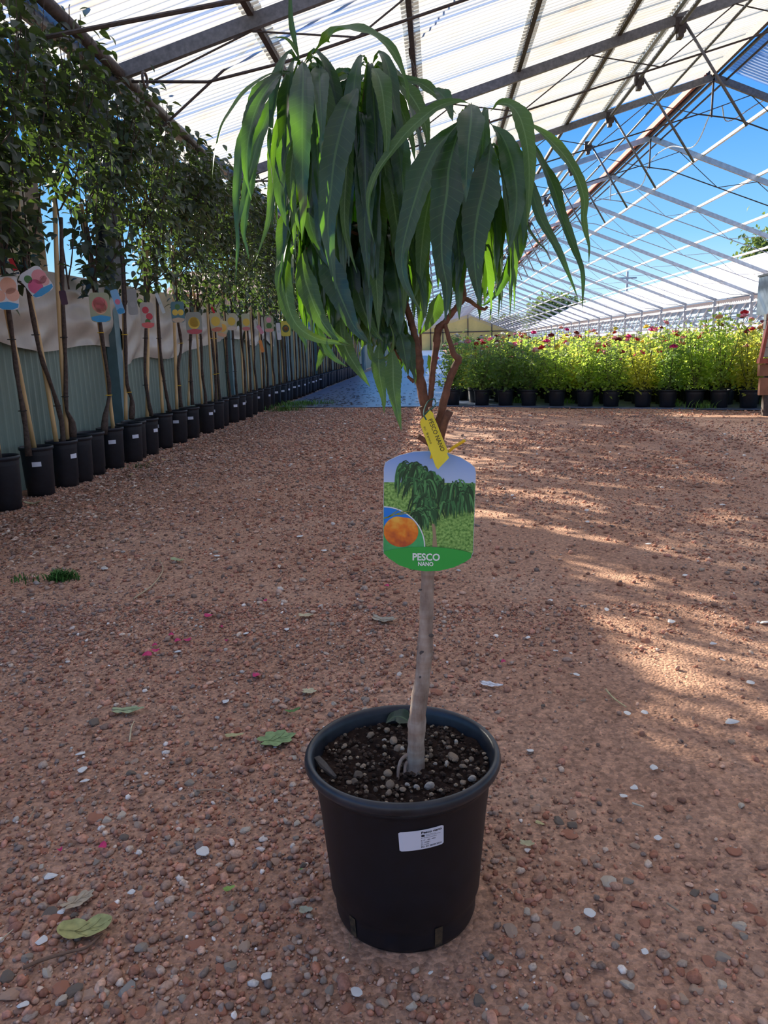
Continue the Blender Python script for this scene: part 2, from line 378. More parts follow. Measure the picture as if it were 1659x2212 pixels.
gr = [scatter(52000, -1.65, 1.4, .45, 2.4, .0034, .017, 1.9, IV, IF),
      scatter(2200, -1.65, 1.4, .45, 2.4, .009, .022, 2.4, IV2, IF2),
      scatter(32000, -2.5, 2.7, 2.3, 5.2, .006, .028, 2.2, IV, IF),
      scatter(26000, -2.5, 4.0, 5.0, 10.6, .011, .035, 2.4, IV, IF)]
g = obj('gravel', fast_mesh('gravel', gr, M_stone), floor, kind='stuff')
# the largest stones, each a part of the floor
STM = []
for k in range(14):
    V = stone_shape(IV2, rng, .3, .38, .82); STM.append(V)
SCOL = {'brick': (.46, .20, .12), 'pink': (.54, .34, .23), 'grey': (.38, .31, .24), 'pale': (.64, .53, .40), 'white': (.90, .87, .80), 'dark': (.21, .165, .125), 'tan': (.52, .36, .25), 'blue': (.36, .335, .29)}
SMESH = {}
def stone_mesh(k, c):
    if (k, c) not in SMESH:
        SMESH[(k, c)] = mesh('stone', STM[k], IF2, M_stone, col=np.array(SCOL[c]))
    return SMESH[(k, c)]
big = [(1313, 1912, 20, 'pale', .7), (1355, 1908, 14, 'grey', .4), (406, 1688, 15, 'grey', .5), (273, 2144, 21, 'blue', .4), (1238, 1790, 13, 'dark', .6), (1103, 2012, 18, 'tan', .7), (1157, 2006, 17, 'pink', .7),
       (131, 2137, 20, 'brick', .5), (163, 2143, 20, 'dark', .4), (193, 2150, 20, 'pink', .4), (303, 2055, 18, 'grey', .7), (332, 2060, 17, 'pink', .7), (425, 2045, 18, 'brick', .5), (500, 2095, 17, 'grey', .7), (475, 2100, 14, 'brick', .5), (402, 2130, 14, 'brick', .7),
       (243, 1960, 17, 'brick', .5), (168, 1942, 18, 'brick', .5), (118, 1990, 17, 'brick', .5), (107, 1976, 22, 'dark', .3), (500, 1962, 13, 'grey', .7), (520, 1986, 16, 'brick', .5), (135, 2165, 13, 'pale', .8), (225, 2150, 13, 'pale', .8), (20, 2150, 26, 'pink', .4),
       (1445, 1752, 17, 'brick', .5), (1585, 1842, 18, 'brick', .5), (1600, 2000, 16, 'pale', .5), (1640, 1990, 15, 'brick', .5), (1560, 2070, 20, 'grey', .4), (1475, 2027, 14, 'pink', .6), (1430, 2170, 16, 'brick', .5), (1160, 1757, 12, 'pink', .8), (1235, 1768, 13, 'pink', .7), (1207, 1778, 12, 'dark', .7),
       (1230, 1808, 18, 'brick', .3), (1140, 1970, 11, 'pale', .7), (1285, 1860, 12, 'pink', .7), (1600, 1748, 10, 'pale', .7), (1370, 1830, 13, 'tan', .6), (1395, 1385, 11, 'brick', .6), (505, 1955, 12, 'grey', .7), (205, 1765, 20, 'brick', .5), (230, 1770, 12, 'pale', .7), (260, 1762, 12, 'pale', .7), (282, 1668, 14, 'dark', .6), (205, 1557, 14, 'dark', .6), (90, 1535, 13, 'brick', .7),
       (925, 1515, 10, 'brick', .6), (943, 1500, 13, 'brick', .6), (710, 1890, 11, 'pink', .5), (655, 1870, 11, 'dark', .7), (640, 1780, 10, 'pale', .7), (640, 1810, 10, 'grey', .6), (300, 2190, 16, 'brick', .5), (60, 2070, 15, 'grey', .7), (15, 2110, 17, 'dark', .5), (350, 2180, 14, 'pink', .6), (1500, 2140, 18, 'tan', .5), (1560, 2130, 15, 'pale', .6), (1640, 2100, 15, 'pink', .6), (1530, 2080, 15, 'brick', .5),
       (1620, 1960, 16, 'brick', .5), (1530, 1965, 14, 'brick', .5), (1545, 1940, 13, 'blue', .5), (1500, 1930, 14, 'dark', .5), (1440, 2120, 16, 'brick', .4), (1470, 2100, 14, 'brick', .5), (1015, 2140, 11, 'brick', .6)]
whites = [(135, 1975, 11), (440, 1845, 16), (110, 1897, 14), (283, 1937, 12), (50, 2180, 16), (578, 2122, 14), (770, 2155, 18), (1392, 2065, 9), (1273, 1982, 13), (180, 1663, 11), (183, 1687, 11), (172, 1628, 11), (488, 1515, 10), (1145, 1632, 8), (1370, 1712, 9), (1345, 1730, 10), (1580, 1568, 15), (1650, 1348, 12), (1450, 1348, 12), (1622, 1480, 10), (1354, 1552, 8), (1392, 1548, 8), (1245, 1465, 7), (1005, 1990, 11), (930, 2115, 7), (1410, 1672, 11), (620, 1362, 8), (648, 1160, 8), (470, 1203, 8), (225, 1232, 9), (385, 1410, 9), (530, 1373, 8), (1140, 1380, 7), (1190, 1300, 7), (1310, 1320, 6), (1480, 1250, 7), (1400, 1180, 6), (1270, 1130, 6), (1560, 1090, 6), (1110, 1080, 5), (1350, 1010, 5), (700, 1190, 6), (560, 1080, 5), (760, 1060, 5), (1540, 1395, 7), (1200, 1410, 7), (90, 2040, 13), (1422, 1820, 11), (1560, 1430, 7)]
nst = 0
occupied = []
for (x, y, r, c, fl) in big + [(x, y, r, 'white', .22) for x, y, r in whites]:
    p = PG(x, y); dep = (p - CAM) @ FW; rr = r * dep / F_PX
    o = obj('stone', stone_mesh(nst % 14, c), floor, loc=(p[0], p[1], hgt(p[0], p[1]) + (rr * fl * .12 if c != 'white' else .007)))
    o.scale = (rr * random.uniform(.95, 1.15), rr * random.uniform(.8, 1.3) * (1.1 if c != 'white' else 1.0), rr * fl); o.rotation_euler = (random.uniform(-.2, .2), random.uniform(-.2, .2), random.uniform(-.5, .5))
    occupied.append((p[0], p[1], rr)); nst += 1
cs = ['brick', 'pink', 'grey', 'pale', 'dark', 'tan', 'brick', 'pink', 'tan', 'brick']
while nst < 298:
    x, y = rng.uniform(0, 1659), rng.uniform(1500, 2205); p = PG(x, y)
    if math.hypot(p[0] - POTC[0], p[1] - POTC[1]) < .16 or rng.uniform(0, 1.2) > clump(p[0], p[1]): continue
    rr = rng.uniform(.006, .0115)
    if any(math.hypot(p[0] - a, p[1] - b_) < rr + c_ for a, b_, c_ in occupied): continue
    fl = rng.uniform(.4, .75); o = obj('stone', stone_mesh(nst % 14, cs[nst % 10]), floor, loc=(p[0], p[1], hgt(p[0], p[1]) + rr * fl * .1))
    o.scale = (rr, rr * random.uniform(.65, 1), rr * fl); o.rotation_euler = (random.uniform(-.3, .3), random.uniform(-.3, .3), random.uniform(0, 6)); occupied.append((p[0], p[1], rr)); nst += 1

# ---------------------------------------------------------------- greenhouse frame
XL, ZL, XR_, ZR_, XE, ZE = -2.40, 2.90, 4.29, 4.79, 10.59, 2.25
SP, T0 = 3.55, 6.10
def zl(x): return ZL + (ZR_ - ZL) * (x - XL) / (XR_ - XL)
def zr(x): return ZR_ + (ZE - ZR_) * (x - XR_) / (XE - XR_)
def zroof(x): return zl(x) if x < XR_ else zr(x)
def chord(x):
    d = min(1, (x - XL) / .9, (XE - x) / .9); e = .30 + .14 * (1 - min(1, abs(x - XR_) / 5.5)); return zroof(x) - .08 - e * max(d, 0)
YEND = T0 + 2 * SP + .05   # roofing stops here
n_tr = 30
for k in range(-2, n_tr):
    y = T0 + SP * k; tr = empty('roof_truss', (XR_, y, 0), kind='structure', label=None)
    ht = .11 if k < 8 else .11
    d = .055
    part('rafter', *bar((XL - .05, y, zl(XL) - d), (XR_, y, ZR_ - d), .05, .10), M_steel if k < 3 else M_galv, tr)
    part('rafter', *bar((XR_, y, ZR_ - d), (XE + .05, y, ZE - d), .05, .10), M_steel if k < 3 else M_galv, tr)
    cx = [XL + .15 + i * (XE - XL - .3) / 22 for i in range(23)]
    part('tie_rod', *tube([(x, y, chord(x)) for x in cx], .011, 6), M_steel_d if k < 4 else M_galv, tr, smooth=True)
    nodes_x = np.linspace(XL + .3, XE - .3, 17); wb = MB()
    for i in range(16):
        a, b_ = nodes_x[i], nodes_x[i + 1]
        pa = (a, y, chord(a) if i % 2 == 0 else zroof(a) - .1); pb = (b_, y, chord(b_) if i % 2 == 1 else zroof(b_) - .1)
        wb.add(*tube([pa, pb], .0075, 5))
    wb.add(*tube([(XR_, y, ZR_), (XR_, y, chord(XR_) - .1)], .016, 6))
    wb.part('web_rod', M_steel_d if k < 4 else M_galv, tr)
    if k >= 0:
        part('column', *box(XE - .05, XE + .05, y - .05, y + .05, 0, ZE - .02), M_galv, tr)
        if k > 1: part('column', *box(XL - .24, XL - .14, y - .05, y + .05, 0, ZL - .02), M_teal, tr)
YA, YB = -16., T0 + SP * (n_tr - 1)
# purlins: each spans the house
for x in (-1.32, -.20, .96, 2.07, 2.66):
    part('purlin', *bar((x, YA, zl(x) + .015), (x, YB, zl(x) + .015), .045, .05), M_steel_d if x < 2.5 else M_galv, None, kind='structure')
for x in (5.33, 6.42, 7.52, 8.6, 9.6):
    part('purlin', *bar((x, YA, zr(x) + .015), (x, YB, zr(x) + .015), .05, .05), simple('white_purlin', (.75, .77, .8), .4, .1, 5) if x == 5.33 else bpy.data.materials['white_purlin'], None, kind='structure')
# ridge assembly
rg_ = empty('ridge_beam', (XR_, YA, ZR_), kind='structure')
part('web_plate', *bar((XR_ - .02, YA, ZR_ + .03), (XR_ - .02, YB, ZR_ + .03), .05, .16), M_steel_d, rg_)
part('red_strip', *bar((XR_ - .10, T0 + 2 * SP + .1, ZR_ + .03), (XR_ - .10, YB, ZR_ + .03), .05, .10), M_red, rg_, label='red painted strip')
part('pipe', *tube([(XR_ + .10, YA, ZR_ - .02), (XR_ + .10, YB, ZR_ - .02)], .025, 8), M_steel, rg_)
part('pipe', *tube([(XR_ + .19, YA, ZR_ - .10), (XR_ + .19, YB, ZR_ - .10)], .016, 8), M_steel_d, rg_)
# eaves
part('eave_beam', *bar((XL - .1, 2, ZL + .02), (XL - .1, YB, ZL + .02), .09, .09), M_steel, None, kind='structure')
part('gutter', *bar((XE + .1, 8, ZE + .02), (XE + .1, YB, ZE + .02), .16, .12), M_galv, None, kind='structure')
part('side_rail', *tube([(XE, 8, ZE - .3), (XE, YB, ZE - .3)], .02, 6), M_galv, None, kind='structure')
# the long dark tube (rolled side curtain) below the left eave
cu = empty('rolled_curtain_tube', (-2.3, 3, 3.0), 'long dark rolled curtain tube below the left eave, above the fruit trees', 'roller')
part('tube', *tube([PX(60, -30, -2.32), PX(440, 332, -2.32)], .035, 12), M_steel_d, cu, smooth=True)
part('tube', *tube([PX(78, -30, -2.30), PX(440, 326, -2.30)], .016, 8), M_steel, cu, smooth=True)

# roof sheets, one object each
def sheet_mesh(x0, x1, zf, wy, mat, off):
    pitch = .082; ns = int(round(wy / pitch)) * 6; V = []
    for i in range(ns + 1):
        y = wy * i / ns; c = .013 * math.sin(2 * math.pi * i / 6)
        for x, o_ in ((x0, 0), (x1, off)): V.append((x, y, zf(x) + c + .05 + o_))
    Fc = [(2 * i, 2 * i + 1, 2 * i + 3, 2 * i + 2) for i in range(ns)]
    return mesh('roof_sheet', V, Fc, mat, True)
ceiling = empty('ceiling', (0, 0, 0), kind='structure', label='corrugated translucent roof sheets over the nearest bays')
rows = [(-2.75, -1.24), (-1.40, -.12), (-.28, 1.04), (.88, 2.15), (1.99, 2.76), (2.60, 4.16)]
wy = .82; y = YEND
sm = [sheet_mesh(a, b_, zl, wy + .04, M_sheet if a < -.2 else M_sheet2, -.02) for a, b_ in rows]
smr = [sheet_mesh(a, b_, zr, wy + .04, M_sheet_r, .0) for a, b_ in ((4.42, 5.45), (5.3, 6.5), (6.38, 7.6), (7.45, 9.0), (8.9, 10.7))]
smr2 = [sheet_mesh(a, b_, zr, wy + .04, M_sheet2, .0) for a, b_ in ((4.42, 6.5), (6.38, 8.5), (8.4, 10.7))]
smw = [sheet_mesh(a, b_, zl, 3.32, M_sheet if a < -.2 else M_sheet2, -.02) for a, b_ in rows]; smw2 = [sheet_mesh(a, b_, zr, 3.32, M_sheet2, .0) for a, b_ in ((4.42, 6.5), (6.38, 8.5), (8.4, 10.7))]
i = 0
while y > -16:
    if y < 1: wy = 3.28; sm, smr2 = smw, smw2
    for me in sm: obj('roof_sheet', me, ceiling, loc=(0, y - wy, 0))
    for me in (smr if y > 8.5 else smr2): obj('roof_sheet', me, ceiling, loc=(0, y - wy - .25, 0))
    y -= wy; i += 1
# vent shaft with brackets and hanging arms
vr_ = empty('vent_shaft', (2.7, YA, 4.25), 'long steel vent shaft with brackets and hanging arms under the roof', 'pipe')
part('shaft', *tube([(2.74, YA, 4.24), (2.74, T0 + 14 * SP, 4.24)], .024, 8), M_steel, vr_, smooth=True)
part('shaft', *tube([(3.25, YA, 4.20), (3.25, T0 + 14 * SP, 4.20)], .016, 8), M_steel, vr_, smooth=True)
for k in range(-1, 16):
    y = 9.65 + k * SP / 2
    bb = MB(); bb.add(*box(2.68, 2.80, y - .03, y + .03, 4.16, 4.31)); bb.add(*box(2.71, 2.77, y - .05, y + .05, 4.10, 4.2)); bb.part('bracket', M_steel_d, vr_)
    part('arm', *tube([(2.80, y, 4.24), (3.53 - .02 * k, y - .02, 3.16)], .017, 8), M_steel, vr_, smooth=True)
# loose wires and diagonal brace rods
part('brace_rod', *tube([PX(350, 275, -2.3), PY(700, -50, 7.0)], .011, 6), M_steel_d, None, kind='structure')
part('brace_rod', *tube([PX(60, 88, -2.35), PY(620, -20, 4.6)], .013, 6), M_steel_d, None, kind='structure')
wire = [PY(*p) for p in ((888, -20, 7.6), (895, 60, 7.8), (884, 110, 7.9), (894, 145, 8.2), (903, 185, 8.4), (900, 215, 8.8))]
tag(part('cable', *tube(catmull(wire, 24), .008, 5), M_steel_d, None), 'dark cable hanging beside a purlin just above the peach crown', 'cable')
wire = [(XR_ + .15, 13.2, 4.32), (4.7, 13.6, 4.2), (5.2, 13.4, 4.45), (5.8, 13.0, 4.5)]
wire2 = [(4.3, T0 + 2 * SP, 4.3), (4.45, 14.5, 4.05), (4.35, 15.6, 4.3), (4.3, T0 + 3 * SP, 4.3), (4.42, 18, 4.05), (4.3, T0 + 4 * SP, 4.3)]
tag(part('cable', *tube(catmull(wire + [], 20), .010, 5), M_galv, None), 'pale cable sagging from the ridge towards the upper right corner', 'cable')
tag(part('cable', *tube(catmull(wire2, 40), .010, 5), M_galv, None), 'thin pale cable looping from truss to truss along the ridge', 'cable')
hook = [(PX(313, 172, -1.95) + np.array([0, .045 * math.cos(a), .045 * math.sin(a)])) for a in np.linspace(0, 6.2, 18)]
tag(part('hook_ring', *tube(hook, .009, 6), M_steel_d, None), 'round steel ring hanging from the nearest tie rod at upper left', 'ring')

# ---------------------------------------------------------------- left side wall
WX = -2.64
wl = empty('wall_left', (WX, 4, 0), kind='structure', label='green corrugated side wall behind the row of fruit trees')
def corr_panel(y0, wy_, z0, z1, x, mat, pitch=.076, amp=.012):
    ns = int(round(wy_ / pitch)) * 6; V = []
    for i in range(ns + 1):
        yy = y0 + wy_ * i / ns; ph = i % 6; c = amp * (1 if ph in (1, 2) else (-.6 if ph in (4, 5) else 0))
        V += [(x + c, yy, z0), (x + c, yy, z1)]
    return np.array(V), [(2 * i, 2 * i + 2, 2 * i + 3, 2 * i + 1) for i in range(ns)]
me = None; yy = 1.6; k = 0
while yy < 60:
    V, Fc = corr_panel(0, .93, 0, 1.30, 0, M_fence)
    if me is None: me = mesh('panel', V, Fc, M_fence)
    obj('panel', me, wl, loc=(random.uniform(0, .006), yy - 4, 0)); yy += .90; k += 1
for yv in [2.6, 6.08, 9.52, 13.0, 16.5, 20, 23.5, 27]:
    part('post', *box(WX + .02, WX + .10, yv - .05, yv + .05, 0, 1.36), M_teal, wl)
part('rail', *bar((WX, 1.6, 1.35), (WX, 60, 1.35), .07, .05), M_rail, wl)
# main pillars above the wall
for yv in (6.25,):
    pl = empty('side_pillar', (-2.58, yv, 0), kind='structure')
    part('flange', *box(-2.67, -2.655, yv - .10, yv + .10, 0, 3.02), simple('grey_pillar', (.10, .11, .13), .5, .2, 8), pl)
    part('web_plate', *box(-2.655, -2.55, yv - .008, yv + .008, 1.4, 3.02), bpy.data.materials['grey_pillar'], pl)
    part('flange', *box(-2.56, -2.545, yv - .10, yv + .10, 1.4, 3.02), bpy.data.materials['grey_pillar'], pl)
# upper side: boards and fascia beyond the wall, with open gaps
ex = empty('board_hoarding', (-3.6, 4, 0), 'tall hoarding of weathered beige and brown boards behind the nearest trees at far left', 'hoarding')
yy = 3.0
while yy < 6.9:
    w_ = random.uniform(.20, .26)
    part('board', *box(-3.62, -3.58, yy, yy + w_ - .012, 0, 2.45 + random.uniform(-.04, .04)), M_beige if random.random() < .6 else M_board, ex); yy += w_
part('fascia_board', *box(-2.86, -2.80, 3, 30, 2.72, 2.86), M_steel, None, kind='structure')
# house roof far off at left
hs = empty('distant_house', (-9, 40, 0), 'distant house with a terracotta tiled roof glimpsed left of the crown', 'house')
part('wall', *box(-13, -6.5, 38, 46, 0, 3.6), M_beige, hs)
rfm = simple('terracotta_tiles', (.42, .20, .13), .8, .4, 3, bumps=.5, bdist=.05)
part('roof', [(-13.4, 37.5, 3.5), (-6.1, 37.5, 3.5), (-6.1, 46.5, 3.5), (-13.4, 46.5, 3.5), (-13.4, 42, 5.0), (-6.1, 42, 5.0)], [(0, 1, 5, 4), (3, 4, 5, 2), (0, 4, 3), (1, 2, 5), (0, 3, 2, 1)], rfm, hs)

# ---------------------------------------------------------------- film draped over wall
def drape(name, y0, y1, zbot, label, seed, ny=60, nz=16):
    V = []
    for i in range(ny + 1):
        u = i / ny; yv = y0 + (y1 - y0) * u; zb = zbot(yv)
        for j in range(nz + 1):
            w_ = j / nz; z = 1.385 * (1 - w_) + zb * w_
            bulge = .05 * math.sin(math.pi * w_) + .030 * w_ * math.sin(yv * 6.3 + 3 * w_ + seed) + .020 * math.sin(yv * 14 + w_ * 9 + seed) * w_ + .014 * math.sin(w_ * 14 + yv * 3 + 1.5 * math.sin(yv * 5))
            V.append((WX + .045 + max(bulge, .0), yv, z - .03 * math.sin(yv * 4 + seed) * w_))
    Fc = [(i * (nz + 1) + j, (i + 1) * (nz + 1) + j, (i + 1) * (nz + 1) + j + 1, i * (nz + 1) + j + 1) for i in range(ny) for j in range(nz)]
    return tag(part(name, V, Fc, M_sheetw, None, True), label, 'plastic sheet')
drape('plastic_film', 3.2, 6.12, lambda yv: .90 + .03 * math.sin(yv * 2), 'off-white plastic film draped over the wall behind the nearest fruit trees', 1)
drape('plastic_film', 6.14, 10.2, lambda yv: min(.72 + (yv - 6.3) * .075 if yv > 6.3 else .72, 1.15) + .03 * math.sin(yv * 3), 'off-white plastic film with a slanting lower edge beyond the first blue-green post', 4, 80)
drape('plastic_film', 10.3, 12.2, lambda yv: .93 + .03 * math.sin(yv * 5), 'short off-white plastic film behind the small far fruit tags', 9, 40)

# ---------------------------------------------------------------- potted fruit trees in the row
def pot_mesh(R=.098, h=.30, name='pot', mat=None):
    prof = [(R * .78, 0), (R * .80, .0), (R * .80, .045), (R * .84, .05), (R * .92, h - .03), (R * .935, h - .022), (R * 1.0, h - .018), (R * 1.015, h - .009), (R, h), (R * .95, h), (R * .93, h - .012), (R * .92, h - .05)]
    V, Fc = lathe(prof, 0, 0, 28); return mesh(name, V, Fc, mat or M_pot2, True)
def soil_mesh(R, z, seed, mat, n=20, rings=5):
    rg = random.Random(seed); V = [(0, 0, z + .006)]; Fc = []
    for r_ in range(1, rings + 1):
        for k in range(n):
            th = 2 * math.pi * k / n; rr = R * r_ / rings; V.append((rr * math.cos(th), rr * math.sin(th), z + rg.uniform(-.004, .006)))
    for k in range(n): Fc.append((0, 1 + k, 1 + (k + 1) % n))
    for r_ in range(rings - 1):
        for k in range(n):
            a = 1 + r_ * n; Fc.append((a + k, a + n + k, a + n + (k + 1) % n, a + (k + 1) % n))
    return mesh('soil', V, Fc, mat, True)
def oval_leaf(Lg=.062, wd=.5, fold=.25, curl=.25):
    ts = [0, .12, .32, .55, .78, 1.0]; ws = [.02, .55, 1.0, .95, .6, 0.02]; V = []
    for t_, w_ in zip(ts, ws):
        hw = Lg * wd / 2 * w_; zc = -curl * Lg * t_ * t_
        V += [(-hw, Lg * t_, zc + fold * hw), (0, Lg * t_, zc), (hw, Lg * t_, zc + fold * hw)]
    Fc = []
    for i in range(5):
        a = 3 * i; Fc += [(a, a + 1, a + 4, a + 3), (a + 1, a + 2, a + 5, a + 4)]
    return np.array(V), Fc
def quad_leaf(Lg, wd=.55):
    return np.array([(0, 0, 0), (-Lg * wd / 2, Lg * .5, .08 * Lg), (0, Lg, -.1 * Lg), (Lg * wd / 2, Lg * .5, .08 * Lg), (0, Lg * .5, 0)]), [(0, 4, 1), (1, 4, 2), (0, 3, 4), (3, 2, 4)]
def rotm(az, pitch, roll):
    return np.array((Matrix.Rotation(az, 3, 'Z') @ Matrix.Rotation(pitch, 3, 'X') @ Matrix.Rotation(roll, 3, 'Y')))
LEAFM = [mesh('leaf', *oval_leaf(.082 * s_, w_, f_, c_), M_fol, True) for s_, w_, f_, c_ in ((1, .55, .25, .25), (.85, .6, .35, .4), (1.12, .5, .15, .15), (.95, .62, .45, .3))]
POT1 = pot_mesh(); SOIL1 = soil_mesh(.088, .262, 3, M_soil2)
LABM = None
def rounded(w_, h_, r_, n=4):
    P_ = []
    for cx, cy, a0 in ((w_ / 2 - r_, h_ / 2 - r_, 0), (-w_ / 2 + r_, h_ / 2 - r_, 90), (-w_ / 2 + r_, -h_ / 2 + r_, 180), (w_ / 2 - r_, -h_ / 2 + r_, 270)):
        for k in range(n + 1):
            a = math.radians(a0 + 90 * k / n); P_.append((cx + r_ * math.cos(a), cy + r_ * math.sin(a)))
    return P_
def pot_label_mesh(R, w_, h_, z, ang):
    V = []; n = 6
    for i in range(n + 1):
        a = ang + (i / n - .5) * w_ / R
        for zz in (z - h_ / 2, z + h_ / 2): V.append(((R + .0012) * math.cos(a), (R + .0012) * math.sin(a), zz))
    return mesh('label_sticker', V, [(2 * i, 2 * i + 2, 2 * i + 3, 2 * i + 1) for i in range(n)], M_white)
LABS = [pot_label_mesh(.0895, .052, .028, .20, math.radians(a)) for a in (-75, -55, -30, -95)]
fol_templates = []
def branchy(seed, z0=1.24, z1=2.92, nl=700, rad=.30):
    rg = random.Random(seed); shoots = []; tw = MB(); lf = MB(); anchors = []
    for b_ in range(15):
        zb = rg.uniform(z0, z1 - .55) ** 1.0 if b_ else z0; az = rg.uniform(0, 6.28); ln = rg.uniform(.45, .9) if b_ else z1 - z0
        r_ = rg.uniform(.10, rad) if b_ else .03
        pts = [(0, 0, zb), (r_ * .6 * math.cos(az), r_ * .6 * math.sin(az), zb + ln * .25), (r_ * math.cos(az), r_ * math.sin(az), min(zb + ln * .6, z1 + .05)), (r_ * 1.05 * math.cos(az + .2), r_ * 1.05 * math.sin(az + .2), min(zb + ln, z1 + .1))]
        c = catmull(pts, 9); tw.add(*tube(c, [.006 - .0005 * i for i in range(9)], 5))
        anchors += list(c[1:])
        anchors += list((c[1:-1] + c[2:]) / 2)
    for b_ in range(3):
        az = rg.uniform(0, 6.28); r_ = rg.uniform(.08, rad * .8); zb = z1 - rg.uniform(.5, .75)
        c = catmull([(0, 0, zb), (r_ * .7 * math.cos(az), r_ * .7 * math.sin(az), zb + .25), (r_ * math.cos(az), r_ * math.sin(az), z1 + rg.uniform(-.1, .08))], 7); tw.add(*tube(c, .003, 4))
        anchors += list(c[1:]) + list((c[1:-1] + c[2:]) / 2)
    A = np.array(anchors)
    out = []
    for i in range(nl):
        p = A[rg.randrange(len(A))] + np.array([rg.gauss(0, .05), rg.gauss(0, .05), rg.gauss(0, .05)])
        az = math.atan2(p[1], p[0]) - math.pi / 2 + rg.gauss(0, .9)
        out.append((p, az, rg.uniform(-1.1, .5), rg.uniform(-.7, .7)))
    return tw, out
FT = []
for s_ in range(6):
    tw, out = branchy(40 + s_)
    lf = MB()
    for (p, az, pi_, ro) in out[90:]:
        V, Fc = oval_leaf(.080 * random.uniform(.7, 1.1), .60, .3, .3); lf.add(V @ rotm(az, pi_, ro).T + p, Fc)
    lfall = MB()
    for (p, az, pi_, ro) in out:
        V, Fc = oval_leaf(.080 * random.uniform(.7, 1.1), .60, .3, .3); lfall.add(V @ rotm(az, pi_, ro).T + p, Fc)
    FT.append((tw.mesh('branch', M_bark, True), lf.mesh('foliage', M_fol, True), lfall.mesh('foliage', M_fol, True), out[:90]))
ordn = ['first', 'second', 'third', 'fourth', 'fifth', 'sixth', 'seventh', 'eighth', 'ninth', 'tenth', 'eleventh', 'twelfth', 'thirteenth', 'fourteenth', 'fifteenth', 'sixteenth', 'seventeenth', 'eighteenth', 'nineteenth', 'twentieth']
PXC = -2.43
traced = {  # pot px : (trunk polyline, cane polyline)
    83: ([(62, 985), (52, 900), (38, 820), (28, 740), (14, 640), (-5, 480)], [(78, 990), (45, 820), (18, 690), (0, 600), (-14, 540)]),
    133: ([(137, 968), (132, 905), (110, 830), (88, 770), (74, 700), (58, 610), (50, 480)], [(124, 970), (95, 790), (60, 610), (35, 415)]),
    163: ([(158, 945), (155, 910), (143, 880), (142, 790), (138, 700), (134, 600), (132, 470)], [(145, 950), (134, 780), (124, 600), (118, 430)]),
    240: ([(225, 938), (228, 895), (237, 845), (228, 780), (215, 690), (205, 600), (188, 490)], [(246, 936), (234, 840), (212, 680), (175, 440)]),
    277: ([(284, 905), (285, 865), (274, 825), (271, 730), (268, 640), (262, 540)], [(272, 907), (270, 780), (265, 600)]),
    318: ([(327, 898), (320, 860), (313, 800), (316, 700), (313, 620), (310, 520)], [(318, 900), (319, 700), (317, 540)]),
    355: ([(367, 888), (360, 855), (350, 790), (343, 710), (338, 600)], [(351, 892), (344, 750), (336, 560)]),
    385: ([(391, 880), (388, 840), (385, 790), (392, 745), (384, 690), (378, 590)], [(382, 884), (378, 740), (373, 530)]),
    411: ([(416, 875), (413, 820), (411, 760), (413, 700), (412, 600)], [(407, 876), (410, 760), (411, 620)]),
}
pot_px = [2, 83, 133, 163, 240, 277, 318, 355, 385, 411, 440, 462, 480, 497, 512, 528, 543, 558, 571, 583]
rowY = [y_for_px(p, PXC, .2) for p in pot_px]
yv = rowY[-1] + .36
while yv < 24: rowY.append(yv); yv += .36
extra_pots = [(205, 'small empty black pot squeezed beside the nearest labelled pots'), ]
feat = ['pot cut by the left edge', 'with a trunk leaning left beside a slanting cane', 'with an S-curved trunk crossing its leaning cane', 'with a swollen graft knob and an upright cane', 'knobbly base left of the first blue-green post', 'bulging graft right of the first blue-green post', 'trunk hugging its cane behind the cherry tag', 'with trunk bending right at its base', 'two yellow ties, below the lemon tag', 'under the round yellow fruit tag']
